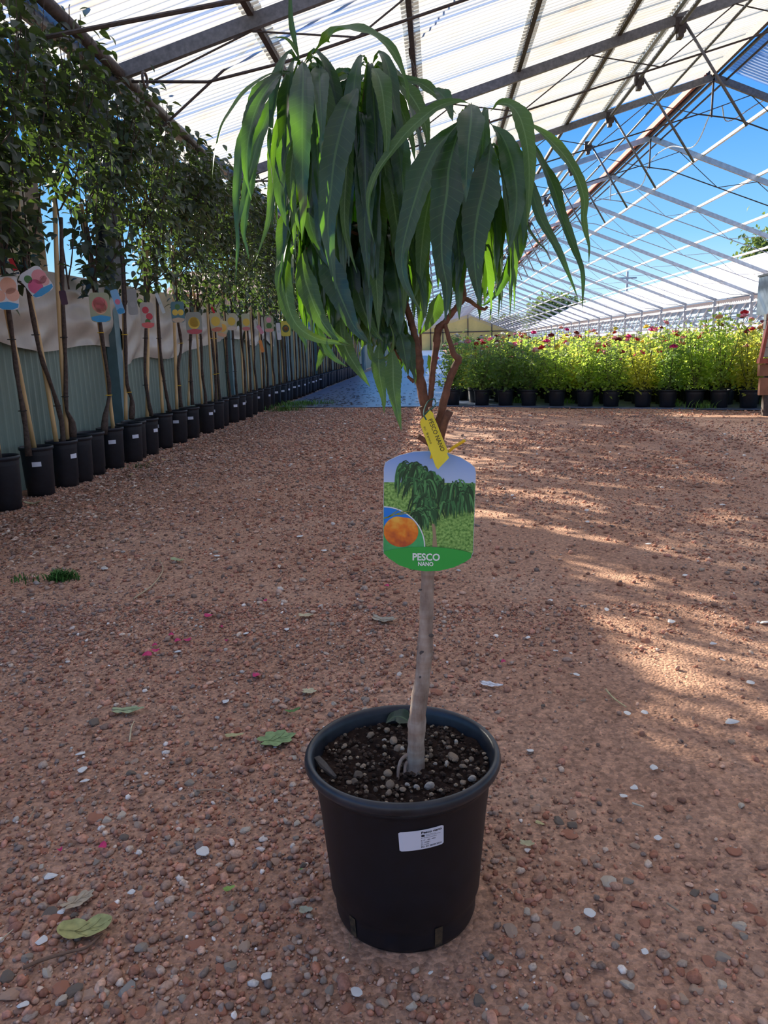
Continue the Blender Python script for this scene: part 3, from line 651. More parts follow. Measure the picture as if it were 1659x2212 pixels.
for i, yv in enumerate(rowY):
    px_ = pot_px[i] if i < len(pot_px) else None
    X = PXC + random.uniform(-.02, .02) + (.03 if i == 0 else 0)
    if i < 10: lab = '%s potted tree of the left row, %s' % (ordn[i], feat[i])
    elif i < 20: lab = 'potted fruit tree with cane in the left row, %s pot from the near end' % ordn[i]
    else: lab = 'slim potted fruit tree far along the left row, beyond the weed patch'
    t_ = empty('potted_fruit_tree', (X, yv, 0), lab, 'fruit tree', 'potted fruit trees along the left wall' if i < 20 else 'far potted fruit trees along the left wall')
    po = obj('pot', POT1, t_, loc=(0, 0, 0)); po.rotation_euler.z = random.uniform(-.3, .3)
    obj('soil', SOIL1, t_)
    if i < 34: obj('label_sticker', LABS[i % 4], po, label='white pot label')
    tw, fpart, fall, lv = FT[i % 6]
    b = np.array([X, yv, 0])
    if px_ in traced:
        tp, cp = traced[px_]
        tp3 = [PX(p[0], p[1], X + .01) for p in tp]; cp3 = [PX(p[0], p[1], X - .015) for p in cp]
        tp3[0][2] = max(tp3[0][2], .24)
    else:
        off = random.uniform(-.04, .04); k_ = random.uniform(-.05, .05)
        tp3 = [np.array([X, yv + off + a * k_ + random.uniform(-.02, .02) * (0 < j < 5), z]) for j, (a, z) in enumerate(((0, .25), (.4, .4), (1, .6), (.6, .85), (.2, 1.1), (0, 1.4)))]
        cp3 = [np.array([X - .02, yv - off * .6, .25]), np.array([X - .01, yv - off * .6 + k_, 1.6])]
    n_ = 14; c = catmull(tp3, n_)
    rads = [.019 - .006 * min(1, j / 4) + .0025 * math.sin(j * 2.1 + i) for j in range(n_)]
    if px_ in (163, 240, 277): rads[0] = .022; rads[1] = .026; rads[2] = .021
    part('trunk', *tube(c, rads, 9), M_bark, t_, True)
    part('bamboo_cane', *tube(catmull(cp3, 10), [(.0150 if i < 9 else .0115) + .0012 * (j % 3 == 0) for j in range(10)], 8), M_cane, t_, True)
    top = c[-1] - b
    lx, ly = top[0] * 1.0, top[1] * 1.0
    br = obj('branch', tw, t_, loc=(lx, ly, 0), kind='stuff'); az = random.uniform(0, 6.28); br.rotation_euler.z = az
    near = i < 11
    f = obj('foliage', fpart if near else fall, t_, loc=(lx, ly, 0), kind='stuff'); f.rotation_euler.z = az
    sc_ = random.uniform(.95, 1.03) * (.82 if i == 0 else 1.0 if i < 4 else .985); f.scale.z = sc_; br.scale.z = sc_
    if near:
        RZ = Matrix.Rotation(az, 3, 'Z')
        for j, (p, a_, pi_, ro) in enumerate(lv):
            lo = obj('leaf', LEAFM[j % 4], t_); q = RZ @ Vector((p[0], p[1], p[2] * sc_)); lo.location = (q[0] + lx, q[1] + ly, q[2])
            lo.rotation_euler = (Matrix.Rotation(a_ + az, 3, 'Z') @ Matrix.Rotation(pi_, 3, 'X') @ Matrix.Rotation(ro, 3, 'Y')).to_euler()
    # ties
    if i < 16:
        for z_ in (.55, .95):
            q = c[np.argmin(abs(c[:, 2] - z_))]
            ring = [q + np.array([.022 * math.cos(a) - .005, .022 * math.sin(a), 0]) for a in np.linspace(0, 6.0, 12)]
            part('tie', *tube(ring, .003, 5), M_yel_tie if i in (4, 5, 8, 11, 12) else M_blk_tie, t_)
# unseen trees added to shade the gravel; three shortened so sun flecks reach crown
for j, yv in enumerate((3.62, 3.28, 2.95, 2.6, 2.25, 1.9, 1.55, 1.2, .8, .4)):
    t_ = empty('potted_fruit_tree', (PXC, yv, 0), 'added potted fruit tree, out of view, shaping sun and shade on the peach', 'fruit tree', 'added potted fruit trees out of view')
    obj('pot', POT1, t_); obj('soil', SOIL1, t_); tw, fpart, fall, lv = FT[(j + 3) % 6]; short = j < 3
    part('trunk', *tube(catmull([(PXC, yv, .25), (PXC + .02, yv + .03, .8), (PXC, yv, 1.4)], 10), .014, 8), M_bark, t_, True)
    for me_, nm in ((tw, 'branch'), (fall, 'foliage')):
        o = obj(nm, me_, t_, kind='stuff'); o.rotation_euler.z = j * 1.3; o.scale.z = .80 if short else 1.0
# extra pots pushed between
for px_, lab in ((203, 'black nursery pot with bare soil between the third and fourth trunks'), (296, 'black nursery pot half hidden just beyond the first blue-green post')):
    yv = y_for_px(px_, PXC, .2); t_ = empty('nursery_pot', (PXC - .02, yv, 0), lab, 'pot')
    p = obj('pot', POT1, t_); obj('soil', SOIL1, t_); obj('label_sticker', LABS[3], t_)

# thicket behind wall (climbing hedge) : stuff foliage
def leaf_cloud(n, cen, ext, Lg, seed, mat, name='foliage', fold=None):
    rg = np.random.default_rng(seed); mb = MB()
    bl = rg.normal(0, 1, (max(n // 60, 3), 3)); bl /= np.linalg.norm(bl, axis=1)[:, None]; bl *= rg.uniform(.2, .75, (len(bl), 1))
    for _ in range(n):
        c = bl[rg.integers(len(bl))]; p = c + rg.normal(0, .17, 3)
        V, Fc = quad_leaf(Lg * rg.uniform(.7, 1.3)); mb.add(V @ rotm(rg.uniform(0, 6.3), rg.uniform(-1.2, 1.2), rg.uniform(-1, 1)).T + np.array(cen) + p * np.array(ext), Fc)
    return mb.mesh(name, mat, False)
for j, (yy, zz, lab) in enumerate(((4.6, 2.0, 'dark climbing shrub behind the wall, nearest the left edge'), (5.6, 1.7, 'dark climbing shrub behind the wall, left of the grey pillar'), (7.0, 1.35, 'dark shrub behind the wall, right of the grey pillar'), (8.6, 1.25, 'low dark shrub behind the wall, second past the pillar'), (10.8, 1.2, 'low dark shrub behind the wall, farthest from the viewer'))):
    t_ = empty('shrub', (-3.1, yy, 0), lab, 'shrub', 'shrubs behind the left wall')
    obj('foliage', leaf_cloud(700, (0, 0, zz * .6), (.3, .75, zz * .62), .07, 60 + j, M_fol2), t_, kind='stuff')
    part('stem', *tube([(-3.1, yy, 0), (-3.08, yy + .05, zz * .8)], .02, 6), M_bark, t_)

# ---------------------------------------------------------------- fruit tags on the row
def tag_obj(px, py, w_px, h_px, X, rot, col_bg, fruit, band, label, ribbon=None):
    X += .13; p = PX(px, py, X); dep = (p - CAM) @ FW; w_ = w_px * dep / F_PX; h_ = h_px * dep / F_PX
    root = empty('plant_tag', p, label, 'tag', 'fruit tags on the row of trees')
    # axes : face towards the path and viewer
    n = (CAM - p) * np.array([1, 1, 0]); n /= np.linalg.norm(n); a = np.cross([0, 0, 1.], n); u = np.array([0, 0, 1.])
    ca, sa = math.cos(rot), math.sin(rot); a2 = a * ca + u * sa; u2 = -a * sa + u * ca
    def to(P2, off): return [p + a2 * x + u2 * y_ + n * off for x, y_ in P2]
    pts = rounded(w_, h_, w_ * .22); m_ = len(pts)
    V = to(pts, .0) + to(pts, .0012); Fc = [tuple(range(m_, 2 * m_)), tuple(range(m_ - 1, -1, -1))] + [(k, (k + 1) % m_, m_ + (k + 1) % m_, m_ + k) for k in range(m_)]
    part('card', V, Fc, M_print, root, col=np.array(col_bg))
    for fx, fy, fr, fc in fruit:
        c = [(fx * w_ + fr * w_ * math.cos(k * math.pi / 8), fy * h_ + fr * w_ * 1.05 * math.sin(k * math.pi / 8)) for k in range(16)]
        part('fruit_print', to(c, .0016), [tuple(range(16))], M_print, root, col=np.array(fc))
    if band is not None:
        c = [(x * w_ * .99, y_ * h_) for x, y_ in ((-.48, -.32), (0, -.26), (.48, -.32), (.44, -.43), (.2, -.495), (-.2, -.495), (-.44, -.43))]
        part('name_band', to(c, .0020), [tuple(range(7))], M_print, root, col=np.array(band))
    top = p + u2 * h_ * .48
    part('string', *tube([top, top + np.array([-.01, .0, .05])], .002, 4), M_green_tie, root)
    if ribbon is not None:
        q = top; part('ribbon', *bar(q + a * ribbon[3], q + a * ribbon[3] + np.array([0, 0, .0]) - a * .02 + u * .05 * 1.2, .004, .022), flat('ribbon_red', ribbon[:3]), root)
pk, rd, yl, wt, bl = (.75, .30, .28), (.60, .06, .08), (.80, .55, .08), (.72, .70, .70), (.05, .33, .62)
peachy = (.78, .40, .28); grn = (.08, .20, .05); lb = (.45, .60, .75)
tag_obj(14, 632, 46, 72, -2.36, -.03, wt, [(.1, .2, .36, peachy), (.25, -.05, .30, (.80, .42, .30)), (-.3, -.1, .25, peachy)], bl, 'fruit tag with pale peaches and blue band at the far left edge', (.6, .02, .03, -.03))
tag_obj(79, 609, 50, 58, -2.34, .55, wt, [(.22, .1, .30, (.78, .30, .32)), (-.15, -.12, .30, (.72, .12, .25)), (-.22, .22, .16, grn), (.3, -.1, .2, (.8, .42, .38))], bl, 'tilted fruit tag with pink peaches and blue band', (.6, .02, .03, -.06))
tag_obj(137, 643, 14, 30, -2.36, .1, (.06, .015, .04), [], None, 'small dark purple tag on the upright third tree')
tag_obj(216, 664, 42, 62, -2.34, 0, (.38, .40, .25), [(0, .08, .38, (.72, .22, .18)), (.02, -.02, .30, (.78, .45, .28)), (-.02, .14, .30, (.74, .18, .18))], bl, 'fruit tag with one large red and yellow peach over a blue band')
tag_obj(254, 652, 16, 52, -2.38, .25, (.25, .50, .75), [(0, 0, .35, (.75, .2, .3))], bl, 'narrow slanting tag edge-on, blue with a red fruit')
tag_obj(286, 652, 20, 54, -2.38, 0, (.36, .36, .34), [(0, -.1, .3, (.40, .40, .38))], None, 'grey back of a tag right of the first blue-green post')
tag_obj(318, 681, 28, 54, -2.36, 0, (.50, .45, .38), [(-.1, .2, .25, rd), (.15, -.05, .25, rd), (0, -.25, .2, grn)], (.75, .15, .14), 'narrow tag with dark red cherries and red band')
tag_obj(346, 655, 7, 44, -2.38, .3, (.60, .66, .66), [(0, 0, .3, (.5, .6, .5))], None, 'thin pale tag seen edge-on left of the lemon tag')
tag_obj(384, 674, 28, 44, -2.36, 0, (.10, .22, .25), [(-.2, -.02, .22, yl), (.22, -.02, .22, yl), (0, .25, .2, grn)], (.60, .45, .30), 'tag with two yellow lemons on a blue-green ground')
tag_obj(419, 698, 34, 46, -2.36, 0, (.32, .33, .28), [(0, 0, .36, yl), (.02, .04, .3, (.82, .50, .06))], (.55, .10, .12), 'tag with one round yellow fruit and dark red band')
tag_obj(466, 696, 24, 40, -2.36, .1, (.55, .50, .30), [(0, .05, .4, yl)], (.6, .2, .12), 'tag with yellow fruit beside a red ribbon', (.6, .02, .03, .0))
tag_obj(481, 710, 20, 34, -2.32, -.2, (.55, .50, .30), [(0, .05, .4, (.78, .45, .08))], (.7, .4, .25), 'low orange-yellow fruit tag overlapping its neighbour')
tag_obj(500, 695, 22, 36, -2.36, 0, (.55, .52, .35), [(0, .02, .38, yl)], (.7, .6, .5), 'fourth yellow fruit tag from the left, pale band')
tag_obj(531, 696, 18, 36, -2.36, 0, (.50, .52, .35), [(.05, .0, .42, yl)], (.6, .2, .2), 'rightmost of the yellow fruit tags, red band')
tag_obj(562, 712, 8, 20, -2.3, .5, (.70, .30, .38), [], None, 'small pink ribbon tag left of the green flower tag')
tag_obj(581, 700, 20, 34, -2.3, 0, (.40, .42, .25), [(0, .25, .28, (.75, .35, .4)), (0, -.1, .3, grn)], (.7, .35, .3), 'small tag with a pink flower over green leaves')
tag_obj(602, 716, 9, 36, -2.3, .05, (.72, .72, .74), [(0, 0, .3, (.5, .6, .6))], None, 'narrow white tag left of the yellow framed tag')
tag_obj(617, 710, 20, 32, -2.3, 0, (.72, .60, .08), [(0, 0, .38, (.08, .12, .06)), (0, 0, .25, (.72, .25, .06))], None, 'small yellow framed tag with an orange fruit on black')
tag_obj(654, 705, 20, 30, -2.3, 0, (.12, .32, .50), [(.1, 0, .2, (.5, .6, .7))], None, 'small blue tag behind the peach leaves, left one')
tag_obj(672, 712, 18, 34, -2.3, .1, (.16, .38, .55), [(-.1, .1, .2, (.6, .65, .7))], None, 'small blue tag behind the peach leaves, right one')
tag_obj(565, 748, 7, 26, -2.28, .2, (.80, .28, .06), [], None, 'small orange tie tag low on a far trunk')

# ---------------------------------------------------------------- weed mat
matb = MB(); V = []; nn = 40
ms_ = [(-2.30, 11.0), (-1.2, 10.62), (.09, 10.50), (3.9, 8.93), (6.0, 8.1), (6.0, 10.2), (.7, 12.4), (.7, 118), (-2.2, 118)]
V = [(x, y_, .013) for x, y_ in ms_] + [(x, y_, .004) for x, y_ in ms_]; nM = len(ms_)
wmat = part('weed_mat', V, [tuple(range(nM))] + [(k, (k + 1) % nM, nM + (k + 1) % nM, nM + k) for k in range(nM)], M_mat, None)
tag(wmat, 'blue-grey woven weed mat on the aisle and under the front rose pots', 'ground cloth')
db = MB()
for _ in range(500):
    x, y_ = random.uniform(-2.1, .2), 10.8 + random.expovariate(.5); V, Fc = quad_leaf(random.uniform(.03, .08)); db.add(V @ rotm(random.uniform(0, 6), 0, 0).T + np.array([x if random.random() < .5 else x * .4 - 1.3, y_, .018]), Fc, col=np.array([.10, .07, .05]) * random.uniform(.5, 1.6))
tag(db.part('leaf_litter', M_lit, None), 'dead leaf scraps scattered on the blue-grey mat', 'litter', kind='stuff')

# ---------------------------------------------------------------- roses
def rose_foliage(seed, n, mat, hh=.86, rr=.26):
    rg = random.Random(seed); tw = MB(); lf = MB(); tips = []
    for c_ in range(13):
        az = rg.uniform(0, 6.28); r_ = rg.uniform(.05, rr); hz = hh * rg.uniform(.72, 1.08)
        pts = catmull([(0, 0, .2), (r_ * .5 * math.cos(az), r_ * .5 * math.sin(az), .42), (r_ * math.cos(az), r_ * math.sin(az), hz)], 8)
        tw.add(*tube(pts, [.006 - .0005 * i for i in range(8)], 4)); tips.append(pts[-1])
        for _ in range(n // 13):
            u = rg.uniform(.12, 1) ** .8; q = pts[min(int(u * 7), 7)] + np.array([rg.gauss(0, .075), rg.gauss(0, .075), rg.gauss(0, .055)])
            V, Fc = quad_leaf(rg.uniform(.038, .068), .66); lf.add(V @ rotm(rg.uniform(0, 6.28), rg.uniform(-1, .8), rg.uniform(-.8, .8)).T + q, Fc)
    return lf.mesh('foliage', mat, False), tw.mesh('stem', simple_stem, False), tips
simple_stem = simple('rose_stem', (.12, .13, .05), .7, .3, 20)
RT = [rose_foliage(s_, 640, mt) for s_, mt in ((1, M_rosef), (2, M_rosed), (3, M_rosef), (4, M_rosey), (5, M_rosed), (6, M_rosef))]
def bloom_mesh(mat, R=.036):
    mb = MB()
    for ring, (n, el, rr) in enumerate(((3, 1.2, .35), (5, .8, .7), (6, .35, 1.0))):
        for k in range(n):
            a = 2 * math.pi * k / n + ring * .5; out_ = np.array([math.cos(a), math.sin(a), 0]); sd = np.array([-math.sin(a), math.cos(a), 0]); up = np.array([0, 0, 1.])
            b0 = out_ * R * .15 * rr; tip = out_ * R * rr * math.cos(el) * 1.1 + up * R * (1.0 * math.sin(el) + .25); md = (b0 + tip) / 2 + out_ * R * .3 * rr
            w_ = R * .62 * rr; V = [b0, md - sd * w_, md + sd * w_, tip - sd * w_ * .6, tip + sd * w_ * .6]; mb.add(V, [(0, 2, 1), (1, 2, 4, 3)])
    return mb.mesh('bloom', mat, False)
ROSE = {n_: bloom_mesh(simple('petal_' + n_.replace(' ', '_'), c_, .6, .15, 60)) for n_, c_ in {'magenta': (.72, .03, .25), 'dark red': (.20, .006, .02), 'red': (.62, .02, .03), 'pink': (.80, .30, .36), 'white': (.82, .78, .68), 'peach': (.80, .40, .24), 'yellow': (.80, .62, .12)}.items()}
RPOT = pot_mesh(.115, .21, 'pot'); RSOIL = soil_mesh(.105, .18, 9, M_soil2, 14, 3)
def rose(x, y, k, lab, grp, cols, low=False, hsc=1.0):
    t_ = empty('potted_rose', (x, y, 0.014), lab, 'rose bush', grp); fo, tw, tips = RT[k % 6]
    obj('pot', RPOT, t_); 
    if not low: obj('soil', RSOIL, t_)
    az = random.uniform(0, 6.28); sc_ = random.choice([.84, .92, .98, 1.02, 1.06, 1.14]) * random.uniform(.98, 1.03) * hsc
    f = obj('foliage', fo, t_, kind='stuff'); f.rotation_euler.z = az; f.scale = (1.05, 1.05, sc_)
    if not low: s_ = obj('stem', tw, t_, kind='stuff'); s_.rotation_euler.z = az; s_.scale = (1, 1, sc_)
    R_ = Matrix.Rotation(az, 3, 'Z')
    for j, c_ in enumerate(cols):
        q = R_ @ Vector(tips[j * 2 % 13]) * (1 if j % 3 else .93); o = obj('bloom', ROSE[c_], t_, loc=(q[0], q[1], (q[2] + .01) * sc_)); o.rotation_euler = (random.uniform(-.6, .6), random.uniform(-.6, .6), random.uniform(0, 6)); q_ = random.uniform(.8, 1.35); o.scale = (q_, q_, q_)
ed0 = np.array([.09, 10.50]); ed1 = np.array([3.9, 8.93]); edd = (ed1 - ed0) / np.linalg.norm(ed1 - ed0)
front_px = [975, 1040, 1092, 1143, 1205, 1268, 1325, 1395, 1450, 1510, 1565, 1630]
fcols = [['magenta'], ['pink'], ['pink', 'white'], ['pink', 'pink'], ['red', 'white'], ['pink', 'magenta'], ['red', 'pink', 'dark red'], ['magenta', 'magenta', 'red'], ['magenta', 'red', 'magenta'], ['red', 'peach'], ['red', 'pink', 'peach'], ['yellow', 'peach']]
rk = [1, 4, 1, 4, 0, 2, 0, 3, 1, 2, 0, 3]
for i, px_ in enumerate(front_px):
    # point on the front line whose image x is px_
    lo, hi = 0., 6.
    for _ in range(40):
        m_ = (lo + hi) / 2; q = ed0 + edd * m_
        if proj((q[0], q[1], .1))[0] < px_: lo = m_
        else: hi = m_
    q = ed0 + edd * lo + np.array([.02, .22])
    rose(q[0], q[1], rk[i], 'potted rose bush in the front row, %s from the left, %s blooms' % (ordn[i], fcols[i][0]), 'front row of potted roses', fcols[i], hsc=1.15 if i in (10,) else 1.0)
names = list(ROSE)
cnt = 0; n2 = 0
rowoff = .52; r_i = 1
while cnt < 250:
    sp_ = .36 if r_i < 6 else .52
    yb = rowoff
    s_ = -.1 + (r_i % 2) * .17
    maxs = 6.2 if r_i < 8 else 8.5
    while s_ < maxs and cnt < 250:
        q = ed0 + edd * s_ + np.array([.05, .22 + yb]); 
        if q[0] > .35:
            far = r_i > 3
            if r_i == 1: lab = 'potted rose bush in the second row, %s from the left behind the front pots' % ordn[min(n2, 19)]; n2 += 1
            elif r_i <= 6: lab = 'potted rose bush in the dense middle rows behind the front pots'
            else: lab = 'rose bush in the far rows of the bed, only its blooming top showing'
            cols = [names[random.choice([0, 1, 1, 2, 3, 3, 4, 4, 5, 6] if q[0] > 1.5 else [4, 4, 5, 3, 2, 6, 1])] for _ in range(random.choice([2, 3, 3, 4]))]
            rose(q[0] + random.uniform(-.05, .05), q[1] + random.uniform(-.05, .05), random.choice([0, 2, 3, 1, 5]), lab, 'rose rows %s' % ('second' if r_i == 1 else 'middle' if r_i <= 6 else 'far'), cols, low=far); cnt += 1
        s_ += sp_ + random.uniform(-.04, .04)
    rowoff += .40 if r_i < 6 else .62; r_i += 1
# everything beyond, uncountable
far = MB(); rg = random.Random(5)
yb0 = 10.0 + rowoff
for _ in range(9000):
    y_ = yb0 + rg.expovariate(1 / 14.); x = rg.uniform(.4, 8.8)
    if y_ > 80: continue
    sc_ = .06 + (y_ - yb0) * .0045; z = .88 - abs(rg.gauss(0, .12)) + .06 * math.sin(x * 5 + y_ * 3)
    V, Fc = quad_leaf(sc_ * rg.uniform(.7, 1.2), .7)
    c = np.array([.12, .22, .04]) * rg.uniform(.6, 1.4); u = rg.random()
    if u < .05: c = np.array([.80, .74, .6])
    elif u < .08: c = np.array([.70, .15, .2])
    elif u < .12: c = np.array([.62, .5, .12])
    elif u < .14: c = np.array([.2, .01, .02])
    far.add(V @ rotm(rg.uniform(0, 6.3), rg.uniform(-.9, .9), rg.uniform(-.7, .7)).T + np.array([x, y_, z]), Fc, col=c)
tag(far.part('rose_field', M_lit, None), 'far end of the rose bed fading towards the end gable', 'rose bed', kind='stuff')
# shoot rising above bed
t_ = empty('tall_rose_shoot', (3.45, 9.9, 0), 'tall pale green shoot rising above the roses near the right edge', 'shoot')
part('stem', *tube(catmull([(3.45, 9.9, .2), (3.47, 9.9, .8), (3.5, 9.88, 1.07)], 8), .006, 5), simple_stem, t_)
mb = MB()
for _ in range(90):
    V, Fc = quad_leaf(random.uniform(.03, .06), .5); z = random.uniform(.7, 1.08); mb.add(V @ rotm(random.uniform(0, 6.28), random.uniform(-.5, .6), 0).T + np.array([3.47 + random.gauss(0, .03), 9.89 + random.gauss(0, .03), z]), Fc)
mb.part('foliage', M_rosef, t_, kind='stuff')

# ---------------------------------------------------------------- far end gable
YG = YB + .5
ge = empty('wall_end', (XR_, YG, 0), kind='structure', label='far yellowish gable end wall with a dark frame')
M_gab = simple('yellow_gable_sheet', (.62, .50, .17), .7, .15, .6)
part('cladding', [(XL, YG, 0), (XE, YG, 0), (XE, YG, ZE), (XR_, YG, ZR_), (XL, YG, ZL), (XL, YG + .1, 0), (XE, YG + .1, 0), (XE, YG + .1, ZE), (XR_, YG + .1, ZR_), (XL, YG + .1, ZL)], [(0, 1, 2, 3, 4), (9, 8, 7, 6, 5), (0, 4, 9, 5), (1, 6, 7, 2)], M_gab, ge)
for x in (XL + 1.5, XL + 3.2, XR_, XE - 3):
    part('frame_bar', *box(x - .07, x + .07, YG - .1, YG - .01, 0, zroof(x)), M_steel_d, ge)
part('frame_bar', *box(XL, XE, YG - .1, YG - .01, 2.3, 2.45), M_steel_d, ge)
part('frame_bar', *bar((XL, YG - .08, ZL), (XR_, YG - .08, ZR_), .1, .15), M_steel_d, ge); part('frame_bar', *bar((XR_, YG - .08, ZR_), (XE, YG - .08, ZE), .1, .15), M_steel_d, ge)

# ---------------------------------------------------------------- neighbouring greenhouse on the right
nb = empty('neighbour_greenhouse', (13, 20, 0), 'neighbouring greenhouse with white corrugated roof beyond the right posts', 'greenhouse')
RX, RZ_ = 16.2, 4.7
me_n = None
yy = 31.
V = []; ns = 40
for i in range(ns + 1):
    c = .03 * math.sin(i * math.pi / 2)
    V += [(10.9, 2. * i / ns, 2.30 + c), (RX, 2. * i / ns, RZ_ + c)]
me_n = mesh('roof_sheet', V, [(2 * i, 2 * i + 1, 2 * i + 3, 2 * i + 2) for i in range(ns)], M_sheet_n, True)
yy = 14.
while yy < 112: obj('roof_sheet', me_n, nb, loc=(-13, yy - 20, 0)); yy += 2.
V = [(x * 1.0, yv_, z) for yv_ in (14., 114.) for x, z in ((RX, RZ_), (21.5, 2.3))]
part('far_roof_slope', V, [(0, 1, 3, 2)], M_sheet_r, nb)
part('ridge_cap', *bar((RX, 14, RZ_ + .05), (RX, 114, RZ_ + .05), .25, .1), M_galv, nb)
for j in range(1, 3):
    u = j / 3; part('purlin', *bar((10.9 + (RX - 10.9) * u, 14, 2.30 + (RZ_ - 2.3) * u - .06), (10.9 + (RX - 10.9) * u, 114, 2.30 + (RZ_ - 2.3) * u - .06), .06, .06), M_galv, nb)
M_pane = simple('blue_grey_pane', (.30, .42, .55), .25, .15, 2, 0, .6)
mp = mesh('glass_pane', *box(0, .02, 0, .995, 1.30, 2.02), M_pane)
yy = 16.; k = 0
while yy < 110:
    obj('glass_pane', mp, nb, loc=(11.25 - 13, yy - 20, 0))
    if yy < 70: part('glazing_bar', *bar((11.2, yy + .6, 1.3), (11.2, yy - .6, 2.04), .035, .035), M_rail, nb)
    yy += 1.0
part('lower_curtain', *box(11.25, 11.30, 14, 112, .25, 1.28), simple('pale_side_curtain', (.62, .62, .66), .5, .1, 2), nb)
part('upper_strip', *box(11.24, 11.30, 14, 112, 2.04, 2.24), M_rail, nb)

# trees outside
def far_tree(cen, ext, n, Lg, label, name='tree', mat=None, seed=1, zbase=0):
    t_ = empty(name, (cen[0], cen[1], 0), label, 'tree')
    obj('crown', leaf_cloud(n, (0, 0, cen[2]), ext, Lg, seed, mat or M_out), t_, kind='stuff')
    part('trunk', *tube([(cen[0], cen[1], 0), (cen[0], cen[1], cen[2])], .25, 8), M_bark, t_, True)
M_out = leaf_mat('outdoor_tree_foliage', (.10, .15, .05), (.17, .22, .08), (.25, .35, .06), .25, .7, veins=False)
p = PY(1200, 668, 100); far_tree((p[0], 100, p[2] - 1.2), (4.6, 3, 3.2), 6000, .62, 'round green tree beyond the neighbouring roof, centre right', seed=3)
p = PY(1100, 700, 150); far_tree((p[0], 150, p[2] - 1), (7, 3, 2.6), 3000, 1.0, 'low distant tree just above the gable end', seed=4)
p = PY(1680, 560, 60); far_tree((p[0], 60, p[2] - 1.2), (3.6, 2.6, 4.0), 9000, .42, 'dense tree at the right edge above the neighbouring roof', seed=5)
up_ = PY(1355, 600, 80)
t_ = empty('utility_pole', (up_[0], 80, 0), 'distant utility pole above the white neighbouring roof', 'pole')
part('pole', *tube([(up_[0], 80, 0), (up_[0], 80, up_[2] + .6)], .12, 8), M_galv, t_); part('crossarm', *box(up_[0] - .9, up_[0] + .9, 79.9, 80.1, up_[2] - .1, up_[2] + .05), M_galv, t_)

# stack at right edge
a = PY(1645, 812, 8.4); t_ = empty('slat_crate', (a[0] + .4, 8.4, 0), 'rusty framed crate of pale wooden slats cut off by the right edge', 'crate')
bx0 = a[0] - .045
for j, (z0, z1, c) in enumerate(((.62, .71, 0), (.72, .80, 0), (.81, .89, 0), (.90, .98, 0), (.99, 1.05, 0))):
    part('slat', *box(bx0 + .03, bx0 + .8, 8.36, 8.42, z0, z1), simple('pale_slat', (.50, .44, .34), .8, .2, 6) if j == 0 else bpy.data.materials['pale_slat'], t_)
part('frame', *box(bx0 + .0, bx0 + .8, 8.34, 8.44, .55, .60), M_red, t_)
part('frame', *bar((bx0, 8.36, .55), (bx0 + .07, 8.36, 1.08), .03, .05, (0, 1, 0)), M_red, t_)
for xx in (bx0 + .12, bx0 + .7):
    part('leg', *box(xx - .03, xx + .03, 8.4, 8.46, 0, .55), M_steel_d, t_)
part('lower_board', *box(bx0 + .03, bx0 + .8, 8.38, 8.43, .22, .40), simple('rusty_brown_board', (.40, .17, .09), .8, .3, 6), t_); part('lower_board', *box(bx0 + .01, bx0 + .8, 8.37, 8.43, .42, .54), bpy.data.materials['rusty_brown_board'], t_)
t2 = empty('equipment_box', (a[0] + .4, 8.6, 1.05), 'plain grey metal box standing on the crate at the right edge', 'box')
part('body', *box(bx0 + .10, bx0 + .6, 8.5, 8.8, 1.052, 1.45), M_galv, t2); part('lid', *box(bx0 + .09, bx0 + .61, 8.49, 8.81, 1.45, 1.47), M_steel, t2)
for xx in (bx0 + .1, bx0 + .55): part('leg', *box(xx, xx + .04, 8.5, 8.54, .61, 1.052), M_steel, t2)

# ================================================================ hero : potted dwarf peach
hero = empty('potted_peach_tree', (POTC[0], POTC[1], 0), 'dwarf peach tree with long drooping leaves in the large black pot in front', 'fruit tree')
cx, cy = POTC
# pot body with moulded base and drain slots
prof = [(.096, .004), (.1045, .004), (.1065, .010), (.1075, .030), (.1085, .042), (.1125, .047), (.1165, .10), (.1225, .17), (.1285, .226), (.1300, .232), (.1335, .2345), (.1345, .2385), (.1330, .2405)]
V, Fc = lathe(prof, 0, 0, 96)
part('pot', V + np.array([cx, cy, 0]), Fc, M_pot, hero, True)
pot = hero.children[0]
rim = [(.1330, .2395), (.1375, .2405), (.1415, .2445), (.1438, .2505), (.1430, .2565), (.1400, .2605), (.1360, .2610), (.1325, .2580), (.1300, .2500), (.1265, .2350), (.120, .18)]
V, Fc = lathe(rim, 0, 0, 96, False); part('rim', V + np.array([cx, cy, 0]), Fc, simple('worn_pot_rim', (.020, .023, .030), .38, .5, 30, 0, .55, .1), pot, True)
M_slot = simple('root_brown', (.07, .042, .02), .95, .8, 120, bumps=.5)
for ang in (-132, -62, 20, 90, 160):
    a = math.radians(ang); n_ = 4; V = []
    for i in range(n_ + 1):
        b_ = a + (i / n_ - .5) * .11
        for z, r_ in ((.008, .1074), (.040, .1094)): V.append((cx + r_ * math.cos(b_), cy + r_ * math.sin(b_), z))
    part('drain_slot', V, [(2 * i, 2 * i + 2, 2 * i + 3, 2 * i + 1) for i in range(n_)], M_slot, pot)
